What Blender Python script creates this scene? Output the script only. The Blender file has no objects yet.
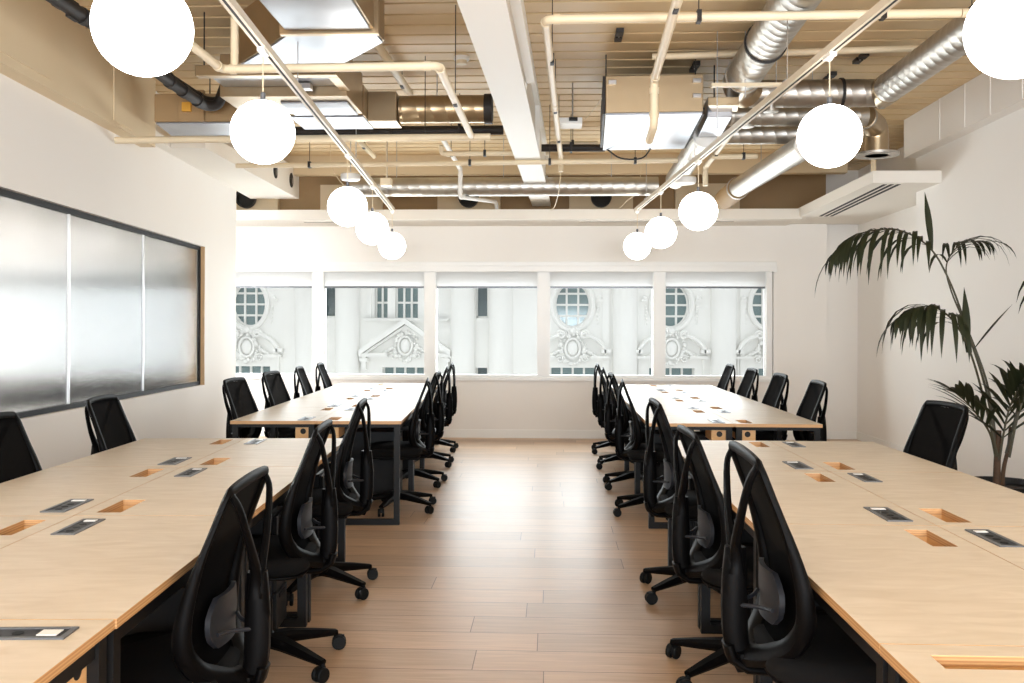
import bpy, math, random
from mathutils import Vector, Matrix
PI = math.pi
rnd = random.Random(7)
SC = bpy.context.scene
COL = SC.collection

# ------------------------------------------------------------------ materials
def lin(c):
    c = c / 255.0
    return c / 12.92 if c <= 0.04045 else ((c + 0.055) / 1.055) ** 2.4
def rgb(r, g, b):
    return (lin(r), lin(g), lin(b), 1.0)
MATS = {}
def mat(name, col, rough=0.5, metal=0.0, spec=0.5, **kw):
    m = bpy.data.materials.new(name); m.use_nodes = True
    b = m.node_tree.nodes['Principled BSDF']
    b.inputs['Base Color'].default_value = col
    b.inputs['Roughness'].default_value = rough
    b.inputs['Metallic'].default_value = metal
    b.inputs['Specular IOR Level'].default_value = spec
    for k, v in kw.items():
        b.inputs[k].default_value = v
    MATS[name] = m
    return m
def N(m, t, **kw):
    n = m.node_tree.nodes.new(t)
    for k, v in kw.items():
        setattr(n, k, v)
    return n
def L(m, a, b):
    m.node_tree.links.new(a, b)
def bsdf(m):
    return m.node_tree.nodes['Principled BSDF']
def mottled(name, c1, c2, rough=0.5, scale=6.0, metal=0.0, bump=0.0, spec=0.5, stretch=(1, 1, 1), rough2=None):
    """a material whose colour wanders gently between two tones"""
    m = mat(name, c1, rough, metal, spec)
    tc = N(m, 'ShaderNodeTexCoord'); mp = N(m, 'ShaderNodeMapping')
    mp.inputs['Scale'].default_value = stretch
    nz = N(m, 'ShaderNodeTexNoise'); nz.inputs['Scale'].default_value = scale; nz.inputs['Detail'].default_value = 4
    mx = N(m, 'ShaderNodeMix', data_type='RGBA')
    mx.inputs[6].default_value = c1; mx.inputs[7].default_value = c2
    L(m, tc.outputs['Object'], mp.inputs['Vector']); L(m, mp.outputs[0], nz.inputs['Vector'])
    L(m, nz.outputs['Fac'], mx.inputs[0]); L(m, mx.outputs[2], bsdf(m).inputs['Base Color'])
    if rough2 is not None:
        mr = N(m, 'ShaderNodeMapRange'); mr.inputs[3].default_value = rough; mr.inputs[4].default_value = rough2
        L(m, nz.outputs['Fac'], mr.inputs[0]); L(m, mr.outputs[0], bsdf(m).inputs['Roughness'])
    if bump:
        bp = N(m, 'ShaderNodeBump'); bp.inputs['Strength'].default_value = bump; bp.inputs['Distance'].default_value = 0.01
        L(m, nz.outputs['Fac'], bp.inputs['Height']); L(m, bp.outputs[0], bsdf(m).inputs['Normal'])
    return m

WALL = mottled('wall paint', rgb(240, 237, 232), rgb(237, 233, 228), 0.75, 1.5, spec=0.2)
BEAMC = mottled('cream beam paint', rgb(226, 208, 176), rgb(221, 202, 169), 0.6, 1.2, spec=0.3)
DECK = mottled('cream deck paint', rgb(224, 199, 157), rgb(213, 187, 145), 0.5, 2.5, spec=0.35)
SOFF = mottled('soffit paint', rgb(238, 234, 226), rgb(234, 229, 220), 0.7, 1.5, spec=0.2)
PIPE = mottled('cream pipe paint', rgb(233, 218, 189), rgb(224, 207, 176), 0.4, 8, spec=0.4)
WHITE = mat('white paint', rgb(238, 237, 233), 0.45)
FRAMEW = mat('white window frame', rgb(236, 236, 234), 0.35)
BLIND = mottled('blind fabric', rgb(226, 225, 223), rgb(222, 221, 219), 0.8, 40, spec=0.1)
GALV = mottled('galvanised steel', rgb(198, 194, 188), rgb(168, 164, 156), 0.36, 5, metal=1.0, rough2=0.46)
GALVD = mottled('brown-lit galvanised steel', rgb(180, 160, 130), rgb(160, 140, 112), 0.26, 4, metal=0.9, rough2=0.36)  # steel with the warm ceiling reflection tinted into its colour, for sides
SHEET = mottled('silver-lit galvanised steel', rgb(166, 170, 178), rgb(146, 150, 158), 0.28, 3, metal=0.8, rough2=0.4)  # same steel in silver, painting in the light that undersides catch
BLACK = mat('black plastic', rgb(6, 5, 5), 0.5, spec=0.07)
BLACKM = mat('black powder coat', rgb(11, 10, 10), 0.5, spec=0.25)
BLKFAB = mottled('black upholstery', rgb(14, 13, 13), rgb(10, 9, 9), 0.9, 300, spec=0.15)
RUBBER = mat('black rubber', rgb(10, 10, 10), 0.6, spec=0.2)
GREYP = mat('grey pad plastic', rgb(30, 31, 35), 0.5, spec=0.25)
CHROME = mat('brushed metal', rgb(190, 190, 192), 0.3, 1.0)
BLKPIPE = mat('black pipe insulation', rgb(30, 24, 21), 0.6)
BROWNV = mottled('brown-shaded service board', rgb(170, 142, 104), rgb(152, 124, 88), 0.6, 3, spec=0.3)  # brown puts the dim warm light of the ceiling void into the colour
DARKV = mat('dark void', rgb(18, 16, 15), 0.7)
JAMB = mottled('timber jamb', rgb(205, 170, 125), rgb(190, 152, 108), 0.5, 8, stretch=(8, 8, 1))
def _blind():
    m = BLIND; tr = N(m, 'ShaderNodeBsdfTranslucent'); tr.inputs[0].default_value = rgb(240, 240, 240); ms = N(m, 'ShaderNodeMixShader'); ms.inputs[0].default_value = 0.6
    o = m.node_tree.nodes['Material Output']; L(m, bsdf(m).outputs[0], ms.inputs[1]); L(m, tr.outputs[0], ms.inputs[2]); L(m, ms.outputs[0], o.inputs[0])
_blind()
SCREEN = mat('window frame black', rgb(14, 13, 13), 0.55, spec=0.2)
STONE = mottled('pale portland stone', rgb(243, 242, 239), rgb(232, 231, 228), 0.85, 0.8, bump=0.15, spec=0.2)
STGLASS = mat('street window glass', rgb(120, 140, 142), 0.12, 0.0, 0.6)
STDARK = mat('street window dark', rgb(84, 98, 102), 0.2, 0.0, 0.5)
LEAF = mottled('palm leaf', rgb(40, 44, 24), rgb(26, 32, 17), 0.5, 9, spec=0.25)
STEM = mottled('palm stem', rgb(62, 58, 34), rgb(46, 38, 24), 0.55, 14)
TRUNK = mottled('palm trunk', rgb(82, 56, 34), rgb(46, 32, 20), 0.8, 22, bump=0.4, stretch=(1, 1, 4))
SOIL = mottled('potting soil', rgb(58, 44, 34), rgb(38, 28, 22), 0.95, 60, bump=0.6)
AMBER = mat('amber tag', rgb(216, 160, 60), 0.4)
LENS = mat('grey bezel', rgb(98, 100, 104), 0.35, 0.4)
SOCK = mat('socket black', rgb(14, 13, 14), 0.4, spec=0.25)
BOUNCEFL = mottled('pale grey bounce floor', rgb(206, 208, 212), rgb(194, 196, 200), 0.95, 80, spec=0.05)  # pale tone chosen to bounce neutral light, no carpet known
RAILM = mat('off-white track enamel', rgb(222, 210, 190), 0.4)
WHTPL = mat('white plastic', rgb(240, 240, 238), 0.35)

def mesh_mat():
    m = mat('black mesh weave', rgb(9, 8, 8), 0.95, spec=0.02)
    m.node_tree.nodes['Principled BSDF'].inputs['Alpha'].default_value = 0.99
    return m
MESHM = mesh_mat()

def glass_mat():
    m = bpy.data.materials.new('clear window glass'); m.use_nodes = True
    nt = m.node_tree; nt.nodes.clear()
    o = N(m, 'ShaderNodeOutputMaterial'); mx = N(m, 'ShaderNodeMixShader')
    t = N(m, 'ShaderNodeBsdfTransparent'); t.inputs[0].default_value = (0.95, 0.97, 0.97, 1)
    g = N(m, 'ShaderNodeBsdfGlossy'); g.inputs['Roughness'].default_value = 0.28
    f = N(m, 'ShaderNodeFresnel'); f.inputs[0].default_value = 1.12
    L(m, f.outputs[0], mx.inputs[0]); L(m, t.outputs[0], mx.inputs[1]); L(m, g.outputs[0], mx.inputs[2])
    L(m, mx.outputs[0], o.inputs[0])
    return m
GLASS = glass_mat()

def reed_mat():
    m = bpy.data.materials.new('reeded glass'); m.use_nodes = True
    nt = m.node_tree; nt.nodes.clear()
    o = N(m, 'ShaderNodeOutputMaterial')
    g = N(m, 'ShaderNodeBsdfRefraction'); g.inputs['Roughness'].default_value = 0.12; g.inputs['IOR'].default_value = 1.45
    g.inputs['Color'].default_value = (0.985, 0.992, 0.995, 1)
    h = N(m, 'ShaderNodeBsdfGlossy'); h.inputs['Roughness'].default_value = 0.15
    mx = N(m, 'ShaderNodeMixShader'); mx.inputs[0].default_value = 0.06
    L(m, g.outputs[0], mx.inputs[1]); L(m, h.outputs[0], mx.inputs[2]); L(m, mx.outputs[0], o.inputs[0])
    return m
REED = reed_mat()

def emit(name, col, s):
    m = bpy.data.materials.new(name); m.use_nodes = True
    nt = m.node_tree; nt.nodes.clear()
    o = N(m, 'ShaderNodeOutputMaterial'); e = N(m, 'ShaderNodeEmission')
    e.inputs[0].default_value = col; e.inputs[1].default_value = s
    L(m, e.outputs[0], o.inputs[0])
    return m
GLOBE = emit('lit opal glass', (1.0, 0.97, 0.925, 1), 6.4)

def birch():
    m = mat('birch plywood', rgb(226, 205, 172), 0.42, spec=0.4)
    tc = N(m, 'ShaderNodeTexCoord'); oi = N(m, 'ShaderNodeObjectInfo')
    ad = N(m, 'ShaderNodeVectorMath', operation='ADD'); sc = N(m, 'ShaderNodeVectorMath', operation='SCALE'); sc.inputs[3].default_value = 17.0
    cmb = N(m, 'ShaderNodeCombineXYZ')
    for i in range(3): L(m, oi.outputs['Random'], cmb.inputs[i])
    L(m, cmb.outputs[0], sc.inputs[0]); L(m, tc.outputs['Object'], ad.inputs[0]); L(m, sc.outputs[0], ad.inputs[1])
    mp = N(m, 'ShaderNodeMapping'); mp.inputs['Scale'].default_value = (2.2, 7.0, 2.2)
    nz = N(m, 'ShaderNodeTexNoise'); nz.inputs['Scale'].default_value = 2.2; nz.inputs['Detail'].default_value = 6; nz.inputs['Distortion'].default_value = 1.3
    L(m, ad.outputs[0], mp.inputs[0]); L(m, mp.outputs[0], nz.inputs['Vector'])
    cr = N(m, 'ShaderNodeValToRGB')
    cr.color_ramp.elements[0].position = 0.3; cr.color_ramp.elements[0].color = rgb(205, 191, 170)
    cr.color_ramp.elements[1].position = 0.72; cr.color_ramp.elements[1].color = rgb(220, 208, 190)
    L(m, nz.outputs['Fac'], cr.inputs[0]); L(m, cr.outputs[0], bsdf(m).inputs['Base Color'])
    return m
BIRCH = birch()
def plyedge():
    m = mat('plywood edge', rgb(190, 145, 95), 0.5)
    tc = N(m, 'ShaderNodeTexCoord'); sp = N(m, 'ShaderNodeSeparateXYZ')
    mu = N(m, 'ShaderNodeMath', operation='MULTIPLY'); mu.inputs[1].default_value = 2 * PI / 0.0075
    sn = N(m, 'ShaderNodeMath', operation='SINE')
    mr = N(m, 'ShaderNodeMapRange'); mr.inputs[1].default_value = -1; mr.inputs[2].default_value = 1
    mx = N(m, 'ShaderNodeMix', data_type='RGBA'); mx.inputs[6].default_value = rgb(176, 128, 82); mx.inputs[7].default_value = rgb(205, 164, 114)
    L(m, tc.outputs['Object'], sp.inputs[0]); L(m, sp.outputs[2], mu.inputs[0]); L(m, mu.outputs[0], sn.inputs[0])
    L(m, sn.outputs[0], mr.inputs[0]); L(m, mr.outputs[0], mx.inputs[0]); L(m, mx.outputs[2], bsdf(m).inputs['Base Color'])
    return m
PLYE = plyedge()
PLYBOX = mottled('plywood box', rgb(222, 182, 128), rgb(204, 158, 104), 0.5, 12, stretch=(2, 2, 14))

def floor_mat():
    m = mat('oak floorboards', rgb(180, 140, 104), 0.4, spec=0.5)
    PW, PL = 0.235, 2.1
    tc = N(m, 'ShaderNodeTexCoord'); sp = N(m, 'ShaderNodeSeparateXYZ'); L(m, tc.outputs['Object'], sp.inputs[0])
    def M(op, a, b=None, v=None):
        n = N(m, 'ShaderNodeMath', operation=op)
        L(m, a, n.inputs[0])
        if b is not None: L(m, b, n.inputs[1])
        if v is not None: n.inputs[1].default_value = v
        return n.outputs[0]
    yy = M('DIVIDE', sp.outputs[1], v=PW); row = M('FLOOR', yy); fy = M('FRACT', yy)
    wn = N(m, 'ShaderNodeTexWhiteNoise', noise_dimensions='1D'); L(m, row, wn.inputs['W'])
    xx = M('ADD', M('DIVIDE', sp.outputs[0], v=PL), M('MULTIPLY', wn.outputs['Value'], v=7.3))
    col = M('FLOOR', xx); fx = M('FRACT', xx)
    cv = N(m, 'ShaderNodeCombineXYZ'); L(m, row, cv.inputs[0]); L(m, col, cv.inputs[1])
    w2 = N(m, 'ShaderNodeTexWhiteNoise', noise_dimensions='2D'); L(m, cv.outputs[0], w2.inputs['Vector'])
    # grain along the board
    of = N(m, 'ShaderNodeVectorMath', operation='SCALE'); of.inputs[3].default_value = 9.0; L(m, w2.outputs['Color'], of.inputs[0])
    ad = N(m, 'ShaderNodeVectorMath', operation='ADD'); L(m, tc.outputs['Object'], ad.inputs[0]); L(m, of.outputs[0], ad.inputs[1])
    mp = N(m, 'ShaderNodeMapping'); mp.inputs['Scale'].default_value = (1.3, 17, 1); L(m, ad.outputs[0], mp.inputs[0])
    nz = N(m, 'ShaderNodeTexNoise'); nz.inputs['Scale'].default_value = 2.4; nz.inputs['Detail'].default_value = 7; nz.inputs['Distortion'].default_value = 0.9
    L(m, mp.outputs[0], nz.inputs['Vector'])
    cr = N(m, 'ShaderNodeValToRGB'); e = cr.color_ramp.elements
    e[0].position = 0.25; e[0].color = rgb(174, 142, 112)
    e[1].position = 0.75; e[1].color = rgb(204, 174, 144)
    L(m, nz.outputs['Fac'], cr.inputs[0])
    hv = N(m, 'ShaderNodeHueSaturation'); L(m, cr.outputs[0], hv.inputs['Color'])
    mr = N(m, 'ShaderNodeMapRange'); mr.inputs[3].default_value = 0.86; mr.inputs[4].default_value = 1.14
    L(m, w2.outputs['Value'], mr.inputs[0]); L(m, mr.outputs[0], hv.inputs['Value'])
    # seams between boards
    ey = M('LESS_THAN', M('ABSOLUTE', M('SUBTRACT', fy, v=0.5)), v=0.5 - 0.0022 / PW)
    ex = M('LESS_THAN', M('ABSOLUTE', M('SUBTRACT', fx, v=0.5)), v=0.5 - 0.0018 / PL)
    seam = M('MULTIPLY', ex, ey)
    mx = N(m, 'ShaderNodeMix', data_type='RGBA'); mx.inputs[6].default_value = rgb(96, 66, 44)
    L(m, seam, mx.inputs[0]); L(m, hv.outputs[0], mx.inputs[7]); L(m, mx.outputs[2], bsdf(m).inputs['Base Color'])
    r2 = N(m, 'ShaderNodeMapRange'); r2.inputs[3].default_value = 0.31; r2.inputs[4].default_value = 0.43
    L(m, nz.outputs['Fac'], r2.inputs[0]); L(m, r2.outputs[0], bsdf(m).inputs['Roughness'])
    bp = N(m, 'ShaderNodeBump'); bp.inputs['Strength'].default_value = 0.25; bp.inputs['Distance'].default_value = 0.004
    hh = M('ADD', M('MULTIPLY', nz.outputs['Fac'], v=0.35), seam)
    L(m, hh, bp.inputs['Height']); L(m, bp.outputs[0], bsdf(m).inputs['Normal'])
    return m
FLOOR = floor_mat()

# ------------------------------------------------------------------ mesh builder
class MB:
    def __init__(self):
        self.v = []; self.f = []; self.mi = []
    def add(self, vs, fs, mi=0):
        o = len(self.v); self.v += [tuple(p) for p in vs]
        for f in fs: self.f.append(tuple(i + o for i in f)); self.mi.append(mi)
        return self
    def box(self, x0, x1, y0, y1, z0, z1, mi=0):
        vs = [(x0, y0, z0), (x1, y0, z0), (x1, y1, z0), (x0, y1, z0), (x0, y0, z1), (x1, y0, z1), (x1, y1, z1), (x0, y1, z1)]
        return self.add(vs, [(3, 2, 1, 0), (4, 5, 6, 7), (0, 1, 5, 4), (1, 2, 6, 5), (2, 3, 7, 6), (3, 0, 4, 7)], mi)
    def prism(self, poly, z0, z1, mi=0):
        n = len(poly)
        vs = [(p[0], p[1], z0) for p in poly] + [(p[0], p[1], z1) for p in poly]
        fs = [tuple(range(n - 1, -1, -1)), tuple(range(n, 2 * n))]
        fs += [(i, (i + 1) % n, n + (i + 1) % n, n + i) for i in range(n)]
        return self.add(vs, fs, mi)
    def sweep(self, path, sec, ups=None, closed=False, caps=True, mi=0):
        """sec: list of (a,b) or function(i)->list; a along side, b along normal"""
        P = [Vector(p) for p in path]; n = len(P)
        T = []
        for i in range(n):
            if closed: t = P[(i + 1) % n] - P[i - 1]
            else: t = P[min(i + 1, n - 1)] - P[max(i - 1, 0)]
            T.append(t.normalized())
        up = Vector(ups[0]) if ups else (Vector((0, 0, 1)) if abs(T[0].z) < 0.9 else Vector((0, 1, 0)))
        vs = []; m = None
        for i in range(n):
            if ups and len(ups) == n: up = Vector(ups[i])
            s = T[i].cross(up)
            if s.length < 1e-6: s = T[i].orthogonal()
            s.normalize(); u = s.cross(T[i]).normalized(); up = u
            ss = sec(i) if callable(sec) else sec
            m = len(ss)
            vs += [P[i] + s * a + u * b for a, b in ss]
        fs = []
        for i in range(n if closed else n - 1):
            j = (i + 1) % n
            for k in range(m):
                l = (k + 1) % m
                fs.append((i * m + k, i * m + l, j * m + l, j * m + k))
        if caps and not closed:
            fs.append(tuple(range(m - 1, -1, -1))); fs.append(tuple((n - 1) * m + k for k in range(m)))
        return self.add(vs, fs, mi)
    def tube(self, path, r, n=10, closed=False, caps=True, mi=0, ups=None):
        rr = r if callable(r) else (lambda i: r)
        return self.sweep(path, lambda i: [(rr(i) * math.cos(2 * PI * k / n), rr(i) * math.sin(2 * PI * k / n)) for k in range(n)], ups, closed, caps, mi)
    def rod(self, a, b, r, n=8, mi=0):
        return self.tube([a, b], r, n, mi=mi)
    def lathe(self, prof, c=(0, 0, 0), axis='z', n=24, mi=0):
        """prof: list of (radius, height)"""
        vs = []
        for r, h in prof:
            for k in range(n):
                a = 2 * PI * k / n; x, y = r * math.cos(a), r * math.sin(a)
                p = {'z': (x, y, h), 'y': (x, h, -y), 'x': (h, x, y)}[axis]
                vs.append((p[0] + c[0], p[1] + c[1], p[2] + c[2]))
        fs = []
        for i in range(len(prof) - 1):
            for k in range(n):
                l = (k + 1) % n
                fs.append((i * n + k, i * n + l, (i + 1) * n + l, (i + 1) * n + k))
        fs.append(tuple(range(n - 1, -1, -1))); fs.append(tuple((len(prof) - 1) * n + k for k in range(n)))
        return self.add(vs, fs, mi)
    def ball(self, c, r, nu=16, nv=10, sc=(1, 1, 1), mi=0):
        vs = [(c[0], c[1], c[2] - r * sc[2])]
        for i in range(1, nv):
            t = -PI / 2 + PI * i / nv
            for k in range(nu):
                a = 2 * PI * k / nu
                vs.append((c[0] + r * sc[0] * math.cos(t) * math.cos(a), c[1] + r * sc[1] * math.cos(t) * math.sin(a), c[2] + r * sc[2] * math.sin(t)))
        vs.append((c[0], c[1], c[2] + r * sc[2])); fs = []
        for k in range(nu):
            l = (k + 1) % nu
            fs.append((0, 1 + l, 1 + k))
            for i in range(nv - 2):
                fs.append((1 + i * nu + k, 1 + i * nu + l, 1 + (i + 1) * nu + l, 1 + (i + 1) * nu + k))
            fs.append((1 + (nv - 2) * nu + k, 1 + (nv - 2) * nu + l, len(vs) - 1))
        return self.add(vs, fs, mi)
    def slab(self, poly, z0, z1, r=0.01, mi=0):
        """polygon slab with softened upper and lower rims"""
        cx = sum(p[0] for p in poly) / len(poly); cy = sum(p[1] for p in poly) / len(poly)
        def ins(d):
            out = []
            for p in poly:
                v = Vector((p[0] - cx, p[1] - cy)); l = v.length
                v = v * ((l - d) / l); out.append((v.x + cx, v.y + cy))
            return out
        st = [(r, z0), (r * 0.3, z0 + r * 0.3), (0, z0 + r), (0, z1 - r), (r * 0.3, z1 - r * 0.3), (r, z1)]
        n = len(poly); vs = []
        for d, z in st: vs += [(x, y, z) for x, y in ins(d)]
        fs = [tuple(range(n - 1, -1, -1)), tuple((len(st) - 1) * n + k for k in range(n))]
        for i in range(len(st) - 1):
            for k in range(n):
                l = (k + 1) % n
                fs.append((i * n + k, i * n + l, (i + 1) * n + l, (i + 1) * n + k))
        return self.add(vs, fs, mi)
    def xform(self, M, start=0):
        for i in range(start, len(self.v)):
            self.v[i] = tuple(M @ Vector(self.v[i]))
        return self
    def build(self, name, mats, parent=None, smooth=True, angle=35, bevel=0.0):
        me = bpy.data.meshes.new(name)
        me.from_pydata(self.v, [], self.f); me.validate(); 
        for m in (mats if isinstance(mats, (list, tuple)) else [mats]): me.materials.append(m)
        if len(me.materials) > 1 and len(me.polygons) == len(self.mi):
            me.polygons.foreach_set('material_index', self.mi)
        if smooth:
            me.polygons.foreach_set('use_smooth', [True] * len(me.polygons))
            me.set_sharp_from_angle(angle=math.radians(angle))
        me.update()
        import bmesh
        bm = bmesh.new(); bm.from_mesh(me); bmesh.ops.recalc_face_normals(bm, faces=bm.faces); bm.to_mesh(me); bm.free()
        o = bpy.data.objects.new(name, me); COL.objects.link(o)
        if parent is not None: o.parent = parent
        if bevel:
            b = o.modifiers.new('soft edges', 'BEVEL'); b.width = bevel; b.segments = 2; b.limit_method = 'ANGLE'; b.angle_limit = math.radians(40)
        return o

def tag(o, label, cat, group=None):
    o['label'] = label; o['category'] = cat
    if group: o['group'] = group
    return o
def struct(o):
    o['kind'] = 'structure'; return o
def empty(name, loc=(0, 0, 0), rz=0.0):
    o = bpy.data.objects.new(name, None); COL.objects.link(o)
    o.empty_display_size = 0.1; o.location = loc; o.rotation_euler = (0, 0, rz)
    return o
def copy_tree(o, parent=None):
    c = o.copy(); COL.objects.link(c)
    if parent is not None: c.parent = parent
    for ch in list(o.children): copy_tree(ch, c)
    return c
def fillet(pts, r=0.08, k=5):
    """round the corners of a polyline"""
    P = [Vector(p) for p in pts]; out = [P[0]]
    for i in range(1, len(P) - 1):
        a, b, c = P[i - 1], P[i], P[i + 1]
        d1 = (a - b); d2 = (c - b); q = min(r, d1.length * 0.45, d2.length * 0.45)
        s, e = b + d1.normalized() * q, b + d2.normalized() * q
        for j in range(k + 1):
            t = j / k
            out.append(s * (1 - t) ** 2 + b * 2 * t * (1 - t) + e * t * t)
    out.append(P[-1]); return out
def frame2(o, ang):
    """plan frame: u across, v along depth"""
    c, s = math.cos(ang), math.sin(ang)
    return lambda u, v: (o[0] + u * c - v * s, o[1] + u * s + v * c)
def interp(tab, x):
    for (a, fa), (b, fb) in zip(tab, tab[1:]):
        if a <= x <= b or b <= x <= a:
            return fa + (fb - fa) * (x - a) / (b - a)
    return tab[0][1] if abs(x - tab[0][0]) < abs(x - tab[-1][0]) else tab[-1][1]

# ------------------------------------------------------------------ the shell of the room
ZD = 3.42                      # underside of the ceiling deck
YB = 11.95                     # inner face of the window wall
WA = 0.067                     # the glazed wall and the left desks run at this slight angle
WL = frame2((-2.88, 0.0), WA)  # u: into the room, v: along the left wall
def oriented(mb, fr):          # map a builder written in (u, v, z) into the room
    for i, p in enumerate(mb.v):
        x, y = fr(p[0], p[1]); mb.v[i] = (x, y, p[2])
    return mb

struct(MB().box(-9.6, 4.6, -4.2, 12.6, -0.12, 0.0).build('floor', FLOOR, smooth=False))

# ribbed deck ceiling: broad pans with narrow grooves, running across the room
d = MB(); y = -4.2; prof = []
while y < 12.3:
    prof += [(y, ZD), (y + 0.176, ZD), (y + 0.178, ZD + 0.075), (y + 0.208, ZD + 0.075)]
    y += 0.21
vs = [(-4.3, a, b) for a, b in prof] + [(4.4, a, b) for a, b in prof]; n = len(prof)
d.add(vs, [(i, i + 1, n + i + 1, n + i) for i in range(n - 1)])
struct(d.build('ceiling', DECK, smooth=False))
struct(MB().box(-9.6, 4.6, -4.2, 12.6, ZD + 0.10, ZD + 0.2).build('roof_slab', DECK, smooth=False))

# window wall
WX = [-8.80, -7.35, -5.90, -4.45, -3.00, -1.55, -0.10, 1.365, 2.775]
ZS, ZH = 0.775, 2.19
w = MB()
w.box(-9.6, 3.46, YB, YB + 0.3, 0, ZS).box(-9.6, 3.46, YB, YB + 0.3, ZH, ZD + 0.1)
w.box(WX[-1] + 0.02, 3.46, YB, YB + 0.3, ZS, ZH).box(-9.6, WX[0] - 0.02, YB, YB + 0.3, ZS, ZH)
struct(w.build('wall_back', WALL, smooth=False))
struct(MB().box(3.46, 4.2, 12.1, 12.4, 0, ZD + 0.1).build('wall_alcove', WALL, smooth=False))
struct(MB().box(3.89, 4.2, 9.2, 12.1, 0, ZD + 0.1).build('wall_alcove_side', WALL, smooth=False))
struct(MB().box(3.53, 4.2, -4.2, 9.25, 0, ZD + 0.1).build('wall_right', WALL, smooth=False))
rb = MB().box(3.41, 3.53, -4.2, 9.25, 3.05, ZD)
for yy in (4.2, 5.6, 6.5, 6.95, 7.45, 7.9, 8.4): rb.box(3.404, 3.41, yy, yy + 0.012, 3.06, ZD)
struct(rb.build('trim_right_beam', WALL, smooth=False))
b = MB().box(-9.4, 3.46, YB - 0.014, YB, 0, 0.1).box(-9.4, 3.46, YB - 0.01, YB, 0.1, 0.106)
struct(b.build('baseboard_back', WHITE, smooth=False))
struct(MB().box(3.46, 3.89, 12.086, 12.1, 0, 0.1).box(3.876, 3.89, 9.25, 12.086, 0, 0.1).build('baseboard_alcove', WHITE, smooth=False))
struct(MB().box(3.516, 3.53, -4.2, 9.25, 0, 0.1).build('baseboard_right', WHITE, smooth=False))

# windows: frame, glass and a roller blind each
struct(MB().box(-9.3, 2.83, YB - 0.035, YB + 0.12, ZS - 0.045, ZS).build('window_sill', FRAMEW, smooth=False, bevel=0.006))
struct(MB().box(-9.3, 2.83, YB - 0.03, YB + 0.02, ZH, ZH + 0.055).box(-9.3, 2.83, YB - 0.045, YB - 0.02, ZH - 0.075, ZH - 0.0).build('trim_window_head', FRAMEW, smooth=False, bevel=0.004))
BL = ['far left window bay', 'window bay second from left', 'middle window bay', 'window bay second from right', 'far right window bay']
for i in range(8):
    x0, x1 = WX[i], WX[i + 1]
    m = MB(); t = 0.072; y0, y1 = YB - 0.015, YB + 0.09
    m.box(x0, x0 + t, y0, y1, ZS, ZH).box(x1 - t, x1, y0, y1, ZS, ZH)
    m.box(x0 + t, x1 - t, y0, y1, ZS, ZS + 0.03).box(x0 + t, x1 - t, y0, y1, ZH - 0.07, ZH)
    m.box(x0 + t, x0 + t + 0.012, YB + 0.03, y1, ZS + 0.03, ZH - 0.07).box(x1 - t - 0.012, x1 - t, YB + 0.03, y1, ZS + 0.03, ZH - 0.07)
    fr = struct(m.build('window_%d' % (8 - i), FRAMEW, smooth=False))
    g = MB().box(x0 + t, x1 - t, YB + 0.05, YB + 0.056, ZS + 0.03, ZH - 0.07).build('glass', GLASS, fr, smooth=False)
    if 3 <= i <= 7:
        r = empty('roller_blind', ((x0 + x1) / 2, YB, 1.92)); wd = (x1 - x0) / 2 - t - 0.012
        MB().box(-wd, wd, 0.004, 0.008, 0.0, 0.22).build('fabric', BLIND, r, smooth=False)
        MB().box(-wd, wd, 0.0, 0.012, -0.012, 0.012).build('bottom_bar', LENS, r, smooth=False)
        tag(r, 'pale grey roller blind partly lowered in the ' + BL[i - 3], 'blind', 'roller blinds')

# glazed wall on the left with reeded glass, set between this room and the next
V0, V1, ZG0, ZG1 = 3.52, 9.37, 0.81, 2.205
m = MB()
m.box(-0.22, 0, -4.2, V0, 0, ZD + 0.1).box(-0.22, 0, V1, 10.55, 0, ZD + 0.1)
m.box(-0.22, 0, V0, V1, 0, ZG0).box(-0.22, 0, V0, V1, ZG1, ZD + 0.1)
struct(oriented(m, WL).build('wall_left', WALL, smooth=False))
m = MB(); bw = 0.036
m.box(-0.08, -0.035, V0, V1 - 0.012, ZG0, ZG0 + bw).box(-0.08, -0.035, V0, V1 - 0.012, ZG1 - bw, ZG1)
m.box(-0.08, -0.035, V1 - 0.012 - bw, V1 - 0.012, ZG0, ZG1).box(-0.08, -0.035, V0, V0 + bw, ZG0, ZG1)
wl = struct(oriented(m, WL).build('window_9', SCREEN, smooth=False))
m = MB().box(-0.2, 0.004, V1 - 0.012, V1 + 0.0, ZG0, ZG1)
struct(oriented(m, WL).build('trim_timber_jamb', JAMB, smooth=False))
edges = [3.58, 5.02, 6.43, 7.84, V1 - 0.012 - bw]
for a, bb in zip(edges, edges[1:]):
    q = MB(); step = 0.0015; k = int((bb - a - 0.012) / step); pr = []
    for j in range(k + 1):
        v = a + 0.006 + j * step
        pr.append((v, -0.058 - 0.0016 * (1 - abs(math.cos(PI * v / 0.012)))))
    z0, z1 = ZG0 + bw, ZG1 - bw
    n = len(pr); ub_ = -0.068
    vs = [(u, v, z0) for v, u in pr] + [(u, v, z1) for v, u in pr] + [(ub_, v, z0) for v, u in pr] + [(ub_, v, z1) for v, u in pr]
    fs = []
    for j in range(n - 1):
        fs += [(j, j + 1, n + j + 1, n + j), (2 * n + j + 1, 2 * n + j, 3 * n + j, 3 * n + j + 1), (n + j, n + j + 1, 3 * n + j + 1, 3 * n + j), (j + 1, j, 2 * n + j, 2 * n + j + 1)]
    fs += [(0, n, 3 * n, 2 * n), (n - 1, 3 * n - 1, 4 * n - 1, 2 * n - 1)]
    q.add(vs, fs)
    o = oriented(q, WL).build('reeded_pane', REED, wl, angle=60)
for e in edges[1:-1]:
    oriented(MB().box(-0.076, -0.05, e - 0.007, e + 0.007, ZG0 + bw, ZG1 - bw), WL).build('joint_bar', CHROME, wl, smooth=False)
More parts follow.
